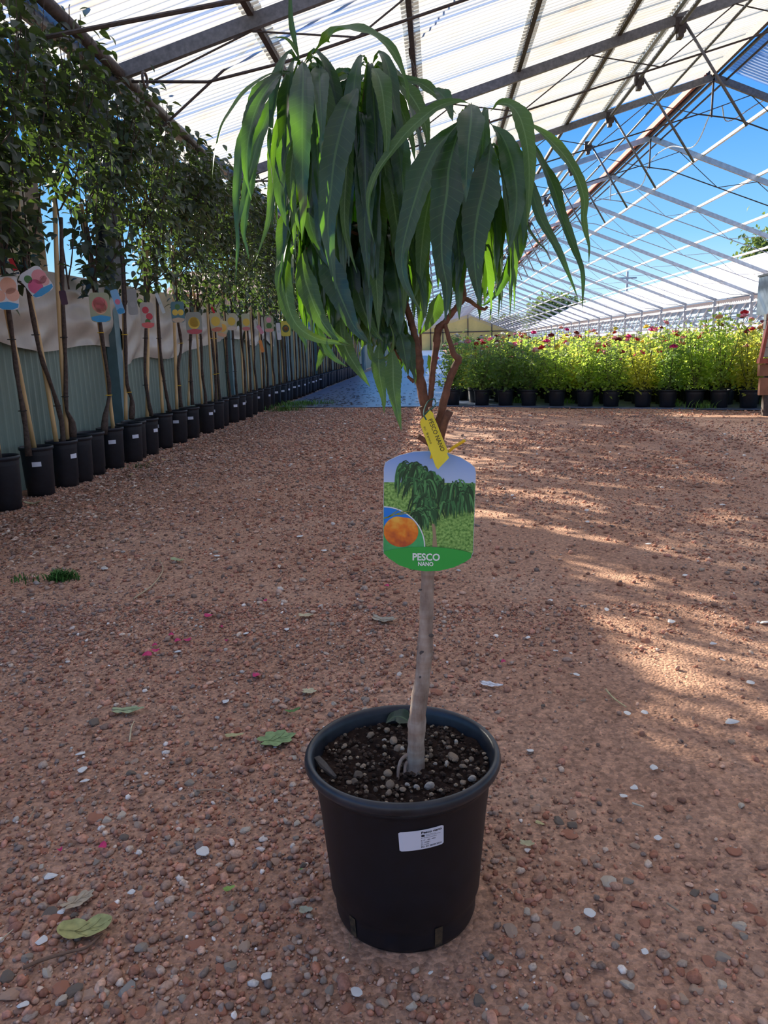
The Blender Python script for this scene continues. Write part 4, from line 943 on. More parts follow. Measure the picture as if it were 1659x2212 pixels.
# soil surface
V = [(cx, cy, .240)]; Fc = []; nr, na = 16, 64
for r_ in range(1, nr + 1):
    for k in range(na):
        th = 2 * math.pi * k / na; rr = .1262 * r_ / nr; x, y_ = rr * math.cos(th), rr * math.sin(th)
        V.append((cx + x, cy + y_, .236 + .004 * math.sin(x * 90 + 2) * math.sin(y_ * 80) + .003 * math.sin(x * 210 + y_ * 170) + random.uniform(-.0022, .0022)))
for k in range(na): Fc.append((0, 1 + k, 1 + (k + 1) % na))
for r_ in range(nr - 1):
    for k in range(na):
        a = 1 + r_ * na; Fc.append((a + k, a + na + k, a + na + (k + 1) % na, a + (k + 1) % na))
soil = part('soil', V, Fc, M_soil, hero, True)
PEB = [mesh('pebble', stone_shape(IV2, rng), IF2, M_stone, col=np.array(c)) for c in ((.34, .26, .18), (.26, .20, .14), (.50, .45, .37), (.30, .23, .16), (.18, .14, .10))]
peb = [(789, 1553, 12), (860, 1618, 13), (866, 1618, 9), (979, 1636, 15), (773, 1674, 12), (838, 1670, 11), (842, 1695, 12), (928, 1698, 12), (745, 1611, 7), (720, 1600, 6), (850, 1600, 12), (801, 1588, 11), (688, 1612, 8), (990, 1577, 6), (1052, 1637, 7), (832, 1550, 6), (970, 1615, 7), (965, 1650, 8), (1000, 1655, 8), (930, 1632, 8), (870, 1705, 8), (900, 1700, 7), (1020, 1682, 10), (1000, 1690, 8), (765, 1688, 10), (755, 1690, 8), (735, 1568, 7), (820, 1560, 7), (880, 1695, 6), (812, 1705, 7), (790, 1700, 6), (1018, 1640, 7), (985, 1602, 6), (836, 1577, 8), (700, 1655, 5), (940, 1650, 5), (1035, 1600, 5), (830, 1600, 6), (745, 1640, 5), (795, 1650, 5), (840, 1712, 9)]
for j, (x, y_, r_) in enumerate(peb):
    p = PG(x, y_, .2405); rr = r_ / F_PX * ((p - CAM) @ FW)
    if math.hypot(p[0] - cx, p[1] - cy) > .118: continue
    o = obj('pebble', PEB[j % 5] if j % 7 else PEB[2], soil, loc=(p - np.array([cx, cy, 0]))); o.scale = (rr, rr * random.uniform(.7, 1), rr * random.uniform(.6, .9)); o.rotation_euler = (0, random.uniform(-.3, .3), random.uniform(0, 6))
cr_ = MB()
for _ in range(900):
    a, r_ = random.uniform(0, 6.28), .124 * math.sqrt(random.random()); s_ = random.uniform(.0012, .0042)
    V = IV * s_ * np.array([1, random.uniform(.6, 1), random.uniform(.5, 1)]); cr_.add(V + np.array([cx + r_ * math.cos(a), cy + r_ * math.sin(a), .2385 + s_ * .3]), IF, col=np.array([.045, .028, .018]) * random.uniform(.4, 2.0) if random.random() < .85 else np.array([.35, .27, .18]) * random.uniform(.5, 1.2))
cr_.part('soil_crumbs', M_stone, hero, kind='stuff')
# bark flake against the rim, green leaf in the pot
fl = [PG(x, y_, z) for x, y_, z in ((678, 1636, .249), (690, 1632, .250), (705, 1647, .248), (727, 1675, .245), (722, 1678, .243), (692, 1657, .244))]
part('bark_flake', [*fl, *[q - np.array([0, 0, .004]) for q in fl]], [(5, 4, 3, 2, 1, 0), (6, 7, 8, 9, 10, 11)] + [(k, (k + 1) % 6, 6 + (k + 1) % 6, 6 + k) for k in range(6)], simple('grey_bark_flake', (.085, .075, .065), .8, .3, 60), hero)

M_bark_h = None
m, t, o = nodes('grey_brown_peach_bark'); b = principled(t, (.3, .2, .15), .85, 0, .25)
r1, n1 = noise_ramp(t, 60, [(.3, (.22, .16, .125)), (.5, (.38, .30, .24)), (.72, (.52, .43, .35))], detail=8, stretch=(1, 1, .35))
r2, n2 = noise_ramp(t, 30, [(.35, (1, 1, 1)), (.75, (.75, .60, .52))], detail=3, stretch=(.3, .3, 3))
mx = t.nodes.new('ShaderNodeMix'); mx.data_type = 'RGBA'; mx.blend_type = 'MULTIPLY'; mx.inputs[0].default_value = .8
L(t, r1.outputs[0], mx.inputs[6]); L(t, r2.outputs[0], mx.inputs[7]); L(t, mx.outputs[2], b.inputs['Base Color']); bump(t, n1.outputs['Fac'], b, .7, .003); L(t, b.outputs[0], o.inputs[0]); M_bark_h = m
M_branch = simple('red_brown_branch_bark', (.16, .072, .045), .7, .45, 70, 0, .35, .5, .003)
M_cut = simple('cut_wood', (.42, .27, .17), .8, .2, 60)
def stem3(pts, ys):
    if np.ndim(ys) == 0: ys = [ys] * len(pts)
    return [PY(x, y_, Y_) for (x, y_, _w), Y_ in zip(pts, ys)], [w_ / 2 / F_PX * 1.03 for _, _, w_ in pts]
def knobbly(pts, ys, n, seed, amp=.06, sides=14):
    c, r_ = stem3(pts, ys); C = catmull(c, n); u = np.linspace(0, len(r_) - 1, n); R_ = np.interp(u, range(len(r_)), r_)
    rg = random.Random(seed); V, Fc = tube(C, list(R_), sides)
    V = V.reshape(n, sides, 3)
    for i in range(n):
        for k in range(sides):
            f_ = 1 + amp * (math.sin(i * 1.9 + k * .9 + seed) * .5 + rg.uniform(-.5, .5)) + .05 * math.sin(i * .9 + seed); V[i, k] = C[i] + (V[i, k] - C[i]) * f_
    return V.reshape(-1, 3), Fc, C
YT = 1.02
V, Fc, _ = knobbly([(897, 1672, 46), (898, 1650, 40), (899, 1600, 40), (901, 1560, 40), (904, 1525, 38), (912, 1470, 35), (917, 1420, 34), (918, 1400, 37), (919, 1375, 33), (921, 1330, 31), (923, 1270, 30), (928, 1180, 30), (934, 1090, 30), (940, 1010, 31), (942, 975, 34), (938, 940, 34), (934, 915, 28)], [1.0] * 5 + list(np.linspace(1.002, YT, 12)), 70, 3, .07, 18)
trunk = part('trunk', V, Fc, M_bark_h, hero, True)
# roots at base
for pts in ([(884, 1628, 9), (868, 1640, 9), (861, 1660, 8), (860, 1685, 7)], [(886, 1640, 8), (876, 1652, 8), (874, 1675, 7)]):
    c, r_ = stem3(pts, [1.0, .992, .985, .98][:len(pts)]); part('root', *tube(catmull(c, 10), list(np.linspace(r_[0], r_[-1], 10)), 8), M_bark_h, trunk, True)
# bud scars on the trunk
for x, y_, r_ in ((916, 1411, 11), (912, 1463, 8), (932, 1373, 6), (908, 1274, 4)):
    p = PY(x, y_, 1.0085 - (y_ - 1411) * .00004 - .0125); k_ = r_ / F_PX; part('bud_scar', IV2 * np.array([k_, k_ * .35, k_ * .7]) + p, IF2, simple('dark_scar', (.10, .08, .07), .9, .3, 80) if x == 916 else bpy.data.materials['dark_scar'], trunk, True)
stems = {
    'A': ([(936, 930, 26), (922, 890, 22), (911, 840, 21), (904, 800, 23), (902, 775, 25), (899, 745, 16), (893, 715, 15), (884, 680, 14), (873, 645, 13), (863, 605, 12), (853, 555, 11), (835, 480, 10), (812, 400, 9), (795, 320, 8), (786, 240, 6), (790, 185, 5), (800, 148, 4)], np.linspace(YT, 1.0, 17)),
    'B': ([(940, 940, 18), (928, 890, 12), (931, 850, 12), (935, 800, 13), (942, 750, 14), (947, 712, 17), (958, 700, 14), (970, 685, 12), (985, 665, 11), (997, 650, 13), (1003, 635, 10), (1000, 605, 9), (1012, 540, 8), (1030, 450, 7), (1045, 350, 6), (1056, 258, 5)], np.linspace(YT, 1.0, 16)),
    'C': ([(945, 945, 22), (951, 900, 17), (962, 855, 16), (973, 815, 16), (984, 790, 15), (990, 776, 15), (980, 765, 13), (974, 745, 11), (967, 722, 9), (962, 700, 8)], np.linspace(YT, 1.005, 10)),
    'D': ([(998, 645, 10), (1012, 648, 9), (1028, 660, 8), (1045, 668, 7), (1053, 662, 5)], 1.01),
    'E': ([(908, 770, 7), (908, 720, 6), (906, 660, 6), (903, 600, 5), (900, 520, 5), (905, 420, 4)], 1.04),
    'F': ([(893, 795, 12), (884, 790, 10), (872, 780, 7), (858, 768, 6), (845, 745, 5), (820, 705, 5), (780, 650, 5), (730, 590, 4), (660, 535, 4)], np.linspace(1.02, .99, 9)),
    'J': ([(853, 555, 8), (820, 530, 7), (770, 505, 6), (715, 485, 5), (665, 470, 4)], np.linspace(1.0, .99, 5)),
    'K': ([(845, 745, 5), (815, 690, 5), (780, 610, 4), (760, 540, 4)], np.linspace(1.0, 1.03, 4)),
    'G': ([(895, 825, 8), (885, 817, 7), (880, 812, 5)], 1.01),
    'H': ([(826, 450, 8), (790, 370, 8), (735, 290, 7), (690, 215, 6), (660, 160, 5), (652, 132, 4)], np.linspace(1.0, .985, 6)),
    'I': ([(1030, 450, 5), (1025, 330, 5), (1015, 235, 4)], .99),
}
for j, (k_, (pts, ys)) in enumerate(stems.items()):
    V, Fc, _ = knobbly(pts, ys, max(10, len(pts) * 4), j * 3 + 1, .16 if k_ in 'ABC' else .1, 10)
    part('branch', V, Fc, M_branch, hero, True)
for pts in ([(945, 965, 20), (955, 930, 17), (963, 905, 15), (972, 888, 16)], [(930, 935, 12), (916, 900, 9), (908, 880, 10)], [(932, 960, 15), (915, 950, 11), (904, 943, 11)], [(933, 905, 9), (929, 880, 7)]):
    c, r_ = stem3(pts, 1.0); V, Fc = tube(c, r_, 12); 
    st = part('pruned_stub', V, Fc, M_branch, hero, True); 
    dirn = (c[-1] - c[-2]) / np.linalg.norm(c[-1] - c[-2]); part('cut_face', *tube([c[-1], c[-1] + dirn * .0006], r_[-1] * .92, 12), M_cut, st, label='pale cut wood end')

# ---- leaves
def leaf_ribbon(P3, width, facing, fold=.35, twist=0., wavy=.0, seed=0, n=34, curlw=0.):
    """P3 midrib from base to tip (world); facing: unit vector the blade looks to"""
    rg = random.Random(seed); C = catmull(P3, n); V = []; UV = []
    seg = np.linalg.norm(np.diff(C, axis=0), axis=1); s_ = np.concatenate([[0], np.cumsum(seg)]); s_ /= s_[-1]
    ph = rg.uniform(0, 6)
    for i in range(n):
        t_ = C[min(i + 1, n - 1)] - C[max(i - 1, 0)]; t_ /= np.linalg.norm(t_) + 1e-9
        f_ = np.array(facing, float); f_ = f_ - t_ * (f_ @ t_)
        if np.linalg.norm(f_) < 1e-3: f_ = np.array([1., 0, 0])
        f_ /= np.linalg.norm(f_); sd = np.cross(t_, f_)
        tw_ = twist * (s_[i] - .4); f2 = f_ * math.cos(tw_) + sd * math.sin(tw_); sd2 = np.cross(t_, f2)
        u = s_[i]; prof = min(1., (max(u - .03, 0) / .30)) ** .75 * min(1., ((1 - u) / .62)) ** .85
        hw = width / 2 * max(prof, .035)
        fd = fold * (1 - .3 * u)
        for k, e in enumerate((-1, -.52, 0, .52, 1)):
            ser = 1 + (.035 if i % 2 else -.035) * (abs(e) == 1)
            wv = wavy * width * math.sin(i * .75 + ph + (0 if e < 0 else 1.7)) * abs(e) ** 2 * (1 if 3 < i < n - 3 else .2)
            lift = fd * hw * abs(e) ** (1.2 if abs(e) == 1 else 1) + wv
            V.append(C[i] + sd2 * e * hw * ser * math.cos(fd * .7) + f2 * lift); UV.append((.5 + e / 2, u))
    Fc = [(i * 5 + k, i * 5 + k + 1, i * 5 + 5 + k + 1, i * 5 + 5 + k) for i in range(n - 1) for k in range(4)]
    return np.array(V), Fc, np.array(UV)
def face_dir(ang, el=.15):  # 0 = towards the viewer, + = turned to the right
    return np.array([math.sin(ang), -math.cos(ang), el])
nleaf = 0
def hero_leaf(pts2, width_px, y0, y1, bulge=-.02, ang=0., fold=.35, twist=0., mat=None, wavy=.05, parent=None):
    global nleaf
    m_ = len(pts2); P3 = []
    for i, (x, y_) in enumerate(pts2):
        u = i / (m_ - 1); P3.append(PY(x, y_, y0 + (y1 - y0) * u + bulge * math.sin(math.pi * u)))
    dep = (y0 + y1) / 2 + .05; wd_ = width_px / F_PX * dep / max(math.cos(ang * .7), .45) / max(math.cos(fold * .6), .6)
    V, Fc, UV = leaf_ribbon(P3, wd_, face_dir(ang), fold, twist, wavy, nleaf); nleaf += 1
    return part('leaf', V, Fc, mat or M_leafA, hero, True, uv=UV)
A_, B_ = M_leafA, M_leafB
HL = [
 ([(671, 130), (683, 103), (705, 80), (735, 66), (765, 64), (795, 70), (820, 84), (846, 108), (864, 140), (876, 180), (881, 212), (884, 236)], 30, .98, .93, -.03, .9, .3, .3, B_),
 ([(650, 132), (642, 112), (635, 85), (629, 55), (627, 25), (627, -15), (630, -60)], 11, .98, .98, 0, .4, .6, 0, A_),
 ([(647, 130), (640, 112), (630, 95), (618, 84), (605, 81), (592, 83)], 8, .98, .97, 0, .4, .5, 0, B_),
 ([(653, 130), (655, 155), (654, 205), (653, 260), (653, 320), (654, 390), (655, 450), (652, 520)], 48, .975, .90, -.04, .0, .45, .15, A_),
 ([(688, 138), (690, 165), (692, 210), (694, 260), (694, 300), (693, 340)], 36, .98, .90, -.03, .15, .5, 0, A_),
 ([(715, 132), (707, 150), (700, 180), (698, 230)], 20, .99, .96, 0, .6, .4, 0, A_),
 ([(630, 152), (600, 166), (575, 195), (556, 230), (543, 270), (534, 320), (534, 380), (543, 432)], 40, .98, .91, -.02, -.15, .5, .2, A_),
 ([(624, 152), (592, 158), (562, 174), (530, 200), (505, 232), (482, 268), (468, 315), (461, 350), (459, 388)], 19, .985, .94, -.02, -.8, .3, .4, B_),
 ([(640, 172), (615, 190), (592, 218), (573, 260), (556, 310), (540, 370), (526, 430), (512, 500)], 34, 1.0, .95, 0, -.3, .3, .3, A_),
 ([(600, 190), (565, 215), (540, 260), (522, 320), (514, 390), (512, 460), (514, 540), (508, 616)], 24, 1.02, .96, 0, -.4, .35, .5, A_),
 ([(636, 215), (612, 240), (598, 290), (592, 350), (590, 400), (585, 440), (575, 500), (551, 564)], 26, 1.0, .95, 0, -.3, .35, .4, B_),
 ([(640, 240), (625, 290), (613, 350), (604, 410), (612, 460), (628, 506)], 32, .98, .93, 0, -.1, .4, .3, A_),
 ([(645, 270), (635, 320), (628, 380), (632, 430), (642, 480), (651, 506)], 22, .96, .92, 0, .1, .5, .2, B_),
 ([(650, 200), (628, 250), (615, 300), (600, 370), (590, 430), (588, 490)], 30, 1.0, .97, 0, -.2, .4, .2, A_),
 ([(776, 180), (765, 205), (750, 235), (735, 285), (722, 345), (715, 410), (708, 480), (714, 550), (725, 625)], 60, .97, .90, -.02, .05, .3, .12, A_),
 ([(803, 146), (815, 160), (825, 195), (831, 245), (835, 300), (833, 357)], 36, .98, .92, -.02, .3, .5, 0, B_),
 ([(780, 245), (786, 300), (790, 370), (788, 440), (788, 510), (793, 570), (797, 622)], 44, .97, .92, 0, .1, .35, .1, A_),
 ([(765, 250), (752, 330), (745, 420), (745, 490), (757, 545), (771, 590)], 26, .95, .91, 0, .3, .5, .2, B_),
 ([(1020, 226), (990, 218), (950, 228), (912, 255), (875, 290), (845, 328), (815, 370), (800, 410), (796, 450), (800, 490), (809, 524)], 26, .98, .90, -.02, -.3, .4, .6, B_),
 ([(835, 158), (862, 178), (890, 210), (912, 250), (922, 290), (924, 335)], 32, 1.0, .96, 0, .3, .4, 0, B_),
 ([(825, 165), (850, 200), (872, 250), (888, 300), (897, 350)], 26, 1.01, .97, 0, .3, .4, 0, B_),
 ([(880, 172), (912, 182), (942, 205), (962, 222), (985, 246)], 22, 1.02, 1.0, 0, .3, .4, 0, B_),
 ([(935, 190), (955, 205), (968, 230), (978, 262)], 30, 1.0, .98, 0, .3, .3, 0, A_),
 ([(1018, 222), (1018, 255), (1012, 310), (1008, 370), (1006, 437)], 52, .97, .91, -.02, 0, .4, 0, A_),
 ([(1060, 240), (1078, 224), (1103, 228), (1122, 252), (1135, 295), (1142, 345), (1143, 400), (1141, 445), (1139, 487)], 36, .98, .93, -.02, .3, .45, .2, B_),
 ([(1100, 245), (1145, 270), (1185, 300), (1222, 340), (1248, 385), (1262, 430), (1260, 468), (1264, 495), (1272, 530), (1272, 567)], 27, 1.0, .97, 0, .6, .3, .9, B_),
 ([(1110, 280), (1150, 315), (1175, 360), (1198, 410), (1215, 470), (1238, 530), (1258, 590), (1258, 667)], 26, 1.01, .98, 0, .5, .25, .7, A_),
 ([(1095, 300), (1125, 350), (1148, 410), (1165, 465), (1192, 515), (1215, 560), (1235, 610), (1249, 646)], 25, 1.0, .97, 0, .4, .25, .6, A_),
 ([(1120, 330), (1140, 380), (1152, 420), (1163, 450), (1167, 470)], 11, 1.02, 1.0, 0, .7, .3, 0, A_),
 ([(1125, 440), (1139, 490), (1160, 522), (1180, 542), (1192, 562)], 9, 1.02, 1.0, 0, .7, .3, 0, A_),
 ([(1058, 265), (1085, 295), (1103, 340), (1115, 400), (1115, 450), (1108, 500), (1097, 545)], 50, .97, .91, 0, .1, .35, .1, A_),
 ([(1120, 420), (1126, 470), (1118, 530), (1100, 580), (1078, 625), (1050, 656), (1034, 658)], 30, 1.02, 1.0, 0, .2, .35, .3, A_),
 ([(1075, 400), (1080, 450), (1075, 520), (1068, 580), (1060, 620), (1045, 650)], 32, 1.03, 1.01, 0, -.3, .3, .2, A_),
 ([(1060, 298), (1056, 345), (1046, 400), (1032, 460), (1024, 530), (1028, 600), (1038, 662)], 70, .96, .91, 0, .05, .3, .15, A_),
 ([(1000, 255), (985, 300), (970, 360), (965, 420), (955, 490), (955, 560), (965, 620), (962, 692)], 66, .96, .89, -.01, .1, .4, .1, A_),
 ([(1002, 250), (975, 285), (942, 320), (915, 375), (897, 430), (880, 490), (868, 550), (872, 600), (890, 640), (910, 672)], 52, .97, .89, -.01, -.1, .4, .25, A_),
 ([(940, 380), (925, 440), (915, 500), (909, 560), (905, 610), (893, 648)], 36, .99, .96, 0, .2, .4, .2, B_),
 ([(985, 300), (975, 400), (985, 480), (992, 560), (985, 640)], 44, .99, .97, 0, .2, .3, 0, A_),
 ([(640, 520), (622, 560), (616, 615), (624, 665), (640, 700), (665, 722), (700, 736), (730, 740), (757, 748)], 34, .97, .92, 0, -.1, .35, .5, B_),
 ([(660, 530), (655, 580), (668, 630), (688, 680), (712, 715), (738, 735), (757, 745)], 44, .98, .93, 0, 0, .35, .4, B_),
 ([(680, 690), (690, 725), (705, 755), (727, 778), (750, 792)], 22, .97, .94, 0, .1, .4, .3, A_),
 ([(735, 680), (736, 715), (748, 755), (765, 785), (782, 810), (799, 835)], 36, .97, .93, 0, .1, .35, .2, B_),
 ([(690, 510), (702, 550), (722, 605), (742, 655), (765, 705), (790, 735), (800, 745)], 54, .96, .92, 0, 0, .3, .2, A_),
 ([(765, 600), (778, 645), (792, 685), (808, 715), (828, 738)], 34, .98, .95, 0, .1, .4, .3, B_),
 ([(822, 735), (818, 765), (820, 810), (828, 855), (830, 892)], 30, .97, .94, 0, -.1, .35, .1, B_),
 ([(846, 745), (849, 790), (850, 835), (857, 880), (867, 930)], 36, .96, .92, 0, .1, .35, .15, B_),
 ([(862, 710), (870, 740), (876, 775), (882, 812)], 30, .98, .96, 0, .2, .3, .2, A_),
 ([(795, 700), (797, 740), (803, 772), (822, 779), (843, 765), (850, 730), (842, 700)], 12, .97, .95, 0, .3, .3, .2, B_),
 ([(725, 730), (710, 745), (695, 770), (683, 802)], 24, .99, .97, 0, -.2, .3, .2, B_),
 ([(640, 700), (652, 725), (661, 745), (660, 762)], 12, .99, .97, 0, -.2, .3, .2, A_),
 ([(815, 545), (826, 600), (834, 650), (838, 706)], 52, .99, .97, 0, .1, .3, .1, A_),
 ([(850, 540), (856, 600), (862, 660), (864, 722)], 50, .985, .96, 0, .1, .3, .1, A_),
 ([(920, 565), (917, 610), (912, 665), (904, 722)], 30, 1.04, 1.03, 0, .2, .3, .1, B_),
 ([(952, 630), (940, 670), (925, 700), (908, 722)], 32, 1.03, 1.02, 0, .3, .3, .1, B_),
 ([(925, 765), (932, 790), (930, 825)], 16, 1.04, 1.03, 0, 0, .3, .1, B_),
 ([(570, 300), (548, 360), (535, 430), (528, 500), (538, 560)], 28, 1.03, 1.0, 0, -.3, .4, .3, A_),
 ([(690, 250), (675, 330), (672, 400), (668, 470), (690, 540), (718, 585)], 40, .99, .94, 0, .1, .35, .2, A_),
 ([(850, 220), (858, 290), (868, 370), (872, 450), (858, 530)], 40, .99, .96, 0, .1, .35, .1, A_),
 ([(600, 480), (615, 520), (622, 560), (612, 600)], 26, 1.0, .98, 0, 0, .3, .1, A_),
 ([(705, 180), (690, 240), (700, 310), (720, 370)], 34, 1.0, .98, 0, .1, .3, 0, A_),
 ([(1085, 300), (1112, 350), (1125, 400), (1132, 460), (1130, 530)], 34, 1.0, .98, 0, .3, .3, 0, A_),
 ([(765, 150), (740, 160), (712, 180), (700, 200)], 24, 1.02, 1.0, 0, .1, .3, 0, A_),
 ([(790, 160), (770, 175), (755, 200), (740, 235)], 22, 1.02, 1.0, 0, .1, .3, 0, A_),
 ([(812, 150), (855, 168), (905, 178), (942, 195), (962, 212)], 18, 1.03, 1.02, 0, .1, .3, 0, A_),
]
for h_ in HL:
    pts, w_, y0, y1, bu, an, fo, tw, mt = h_
    hero_leaf(pts, w_, y0, y1, bu, an, fo, tw, mt, .05 if w_ > 20 else .02)
# filling leaves that spring from the shoots and hang down
rgf = random.Random(11)
def hang_leaf(p0, az, reach, Lg, wd_, mat, seed):
    o_ = np.array([math.cos(az), math.sin(az), 0]); P3 = []
    for t_ in np.linspace(0, 1, 7):
        P3.append(p0 + o_ * reach * math.sin(min(t_ * 1.9, math.pi / 2)) + np.array([0, 0, .028 * math.sin(math.pi * min(t_ * 1.9, 1)) - Lg * t_ ** 1.35]))
    V, Fc, UV = leaf_ribbon(P3, wd_, o_ + np.array([0, -.3, .1]), rgf.uniform(.25, .5), rgf.uniform(-.7, .7), .05, seed, 26)
    part('leaf', V, Fc, mat, hero, True, uv=UV)
def shoot_pts(k_, a, b_):
    pts, ys = stems[k_]; c, _ = stem3(pts, ys); C = catmull(c, 40); return C[int(a * 39):int(b_ * 39) + 1]
specs = [('J', .2, 1.0, 44, .055, (.09, .16)), ('K', .0, 1.0, 30, .05, (.05, .11)), ('A', .66, 1.0, 50, .085, (.12, .20)), ('H', .25, 1.0, 44, .07, (.13, .21)), ('B', .82, 1.0, 14, .05, (.12, .20)), ('F', .3, 1.0, 26, .04, (.07, .13)), ('E', .6, 1.0, 10, .05, (.08, .13)), ('I', .3, 1.0, 6, .04, (.1, .16))]
for k_, a, b_, n_, rmax, (l0, l1) in specs:
    C = shoot_pts(k_, a, b_)
    for j in range(n_):
        p0 = C[rgf.randrange(len(C))]; az = rgf.uniform(0, 6.283)
        if k_ in 'F' : az = rgf.uniform(.3, 5.9)
        reach = rgf.uniform(.02, rmax)
        if math.sin(az) < -.3: reach = min(reach, .06)
        Lg = rgf.uniform(l0, l1)
        x0, y0_, _ = proj(p0)
        tipx, tipy, _ = proj(p0 + np.array([math.cos(az) * reach, math.sin(az) * reach, -Lg]))
        lim = 745 if tipx < 870 else 690
        if tipy > lim: Lg *= max((lim - y0_) / (tipy - y0_), .3)
        if tipx > 1120 or tipx < 515: continue
        if k_ in 'EI' and tipx > 960 and tipy > 640: continue
        hang_leaf(p0, az, reach, Lg, rgf.uniform(.017, .030), M_leafA if rgf.random() < .75 else M_leafB, 500 + nleaf); nleaf += 1
print('hero leaves', nleaf)
# leaf lying in the pot, growing tip
p = PG(862, 1549, .226)
leafin = [PG(888, 1562, .243), PG(868, 1549, .250), PG(850, 1549, .249), PG(834, 1562, .243)]
V, Fc, UV = leaf_ribbon(leafin, .030, (0, -.5, 1), .2, 0, .02, 3, 20)
tag(part('fallen_leaf', V, Fc, M_leafA, None, True, uv=UV), 'green leaf lying on the potting soil behind the peach trunk', 'leaf')

# ================================================================ lettering helper
def text_geo(s_, size, bold=0.):
    cu_ = bpy.data.curves.new('t', 'FONT'); cu_.body = s_; cu_.size = size; cu_.offset = bold; cu_.align_x = 'CENTER'; cu_.align_y = 'CENTER'; cu_.resolution_u = 3
    ob = bpy.data.objects.new('t', cu_); COL.objects.link(ob); bpy.context.view_layer.update()
    dg = bpy.context.evaluated_depsgraph_get(); me = ob.evaluated_get(dg).to_mesh()
    V = np.array([v.co[:] for v in me.vertices]); Fc = [tuple(p.vertices) for p in me.polygons]
    ob.evaluated_get(dg).to_mesh_clear(); bpy.data.objects.remove(ob); bpy.data.curves.remove(cu_); return V, Fc
def fit_text(s_, w_, h_=None, bold=0.):
    V, Fc = text_geo(s_, 1., bold); mn, mxv = V.min(0), V.max(0); V[:, 0] -= (mn[0] + mxv[0]) / 2; V[:, 1] -= (mn[1] + mxv[1]) / 2
    sx = w_ / (mxv[0] - mn[0]); sy = sx if h_ is None else h_ / (mxv[1] - mn[1]); return V * np.array([sx, sy, 1]), Fc

# ---- big picture tag
YTAG = .985
tagc = PY(927, 1107, YTAG); K = np.linalg.norm(PY(1027, 1107, YTAG) - PY(927, 1107, YTAG)) / 100.
pt = empty('picture_tag', tagc, 'large picture tag reading PESCO NANO on the peach trunk', 'tag')
ax_ = PY(1027, 1107, YTAG) - tagc; ax_ /= np.linalg.norm(ax_); nz_ = np.array([0.02, -1, -.02]); nz_ -= ax_ * (nz_ @ ax_); nz_ /= np.linalg.norm(nz_); uy_ = np.cross(nz_, ax_)
if uy_[2] < 0: uy_ = -uy_
a_rot = .016
axr = ax_ * math.cos(a_rot) - uy_ * math.sin(a_rot) * -1 * -1; axr /= np.linalg.norm(axr); uyr = np.cross(nz_, axr); uyr = uyr if uyr[2] > 0 else -uyr
def T(P2, off):  # tag pixel units -> world, slightly curved card
    P2 = np.asarray(P2, float); return tagc + np.outer(P2[:, 0] * K, axr) + np.outer(P2[:, 1] * K, uyr) + np.outer(off + 0 * P2[:, 0], nz_)
top_arc = [(-98, 96), (-95, 108), (-86, 114), (-65, 124), (-35, 132), (0, 134), (35, 131), (65, 121), (86, 108), (95, 100), (98, 88)]
bot_arc = [(97, -88), (93, -100), (80, -110), (55, -123), (25, -131), (-5, -133), (-35, -130), (-65, -120), (-88, -104), (-98, -94), (-100, -84)]
outline = top_arc + bot_arc
def grid_card(outline, off, name, mat, parent, step=None):
    P_ = np.array(outline, float); m_ = len(P_); c = P_.mean(0); V = [c]; Fc = []
    rings = 8
    for r_ in range(1, rings + 1):
        for q in P_: V.append(c + (q - c) * r_ / rings)
    for k in range(m_): Fc.append((0, 1 + k, 1 + (k + 1) % m_))
    for r_ in range(rings - 1):
        for k in range(m_): a = 1 + r_ * m_; Fc.append((a + k, a + m_ + k, a + m_ + (k + 1) % m_, a + (k + 1) % m_))
    V = np.array(V); return part(name, T(V, off), Fc, mat, parent, uv=(V + 150) / 300)
# picture background: sky over grass, by UV
m, t, o = nodes('printed_sky_and_grass'); b = principled(t, (1, 1, 1), .35, 0, .45)
uv = t.nodes.new('ShaderNodeUVMap'); uv.uv_map = 'UVMap'; sp = t.nodes.new('ShaderNodeSeparateXYZ'); L(t, uv.outputs[0], sp.inputs[0])
rs = t.nodes.new('ShaderNodeValToRGB'); L(t, sp.outputs[1], rs.inputs[0]); el = rs.color_ramp.elements
el[0].position = .70; el[0].color = (.50, .66, .90, 1); el[1].position = .95; el[1].color = (.16, .35, .80, 1)
ng = t.nodes.new('ShaderNodeTexNoise'); ng.inputs['Scale'].default_value = 55; ng.inputs['Detail'].default_value = 8; L(t, uv.outputs[0], ng.inputs['Vector'])
rgn = t.nodes.new('ShaderNodeValToRGB'); L(t, ng.outputs['Fac'], rgn.inputs[0]); el = rgn.color_ramp.elements
el[0].position = .35; el[0].color = (.06, .22, .03, 1); el[1].position = .65; el[1].color = (.34, .62, .16, 1)
th = t.nodes.new('ShaderNodeMath'); th.operation = 'GREATER_THAN'; L(t, sp.outputs[1], th.inputs[0]); th.inputs[1].default_value = .5 + 66 / 300
mx = t.nodes.new('ShaderNodeMix'); mx.data_type = 'RGBA'; L(t, th.outputs[0], mx.inputs[0]); L(t, rgn.outputs[0], mx.inputs[6]); L(t, rs.outputs[0], mx.inputs[7])
L(t, mx.outputs[2], b.inputs['Base Color']); L(t, b.outputs[0], o.inputs[0]); M_pic = m
P_ = np.array(outline, float); m_ = len(P_)
V = np.vstack([T(P_ * 1.008, -.0006), T(P_ * 1.008, .0)]); part('card', V, [tuple(range(m_ - 1, -1, -1)), tuple(range(m_, 2 * m_))] + [(k, (k + 1) % m_, m_ + (k + 1) % m_, m_ + k) for k in range(m_)], flat('white_card', (.62, .72, .85)), pt)
grid_card(outline, .0004, 'printed_scene', M_pic, pt)
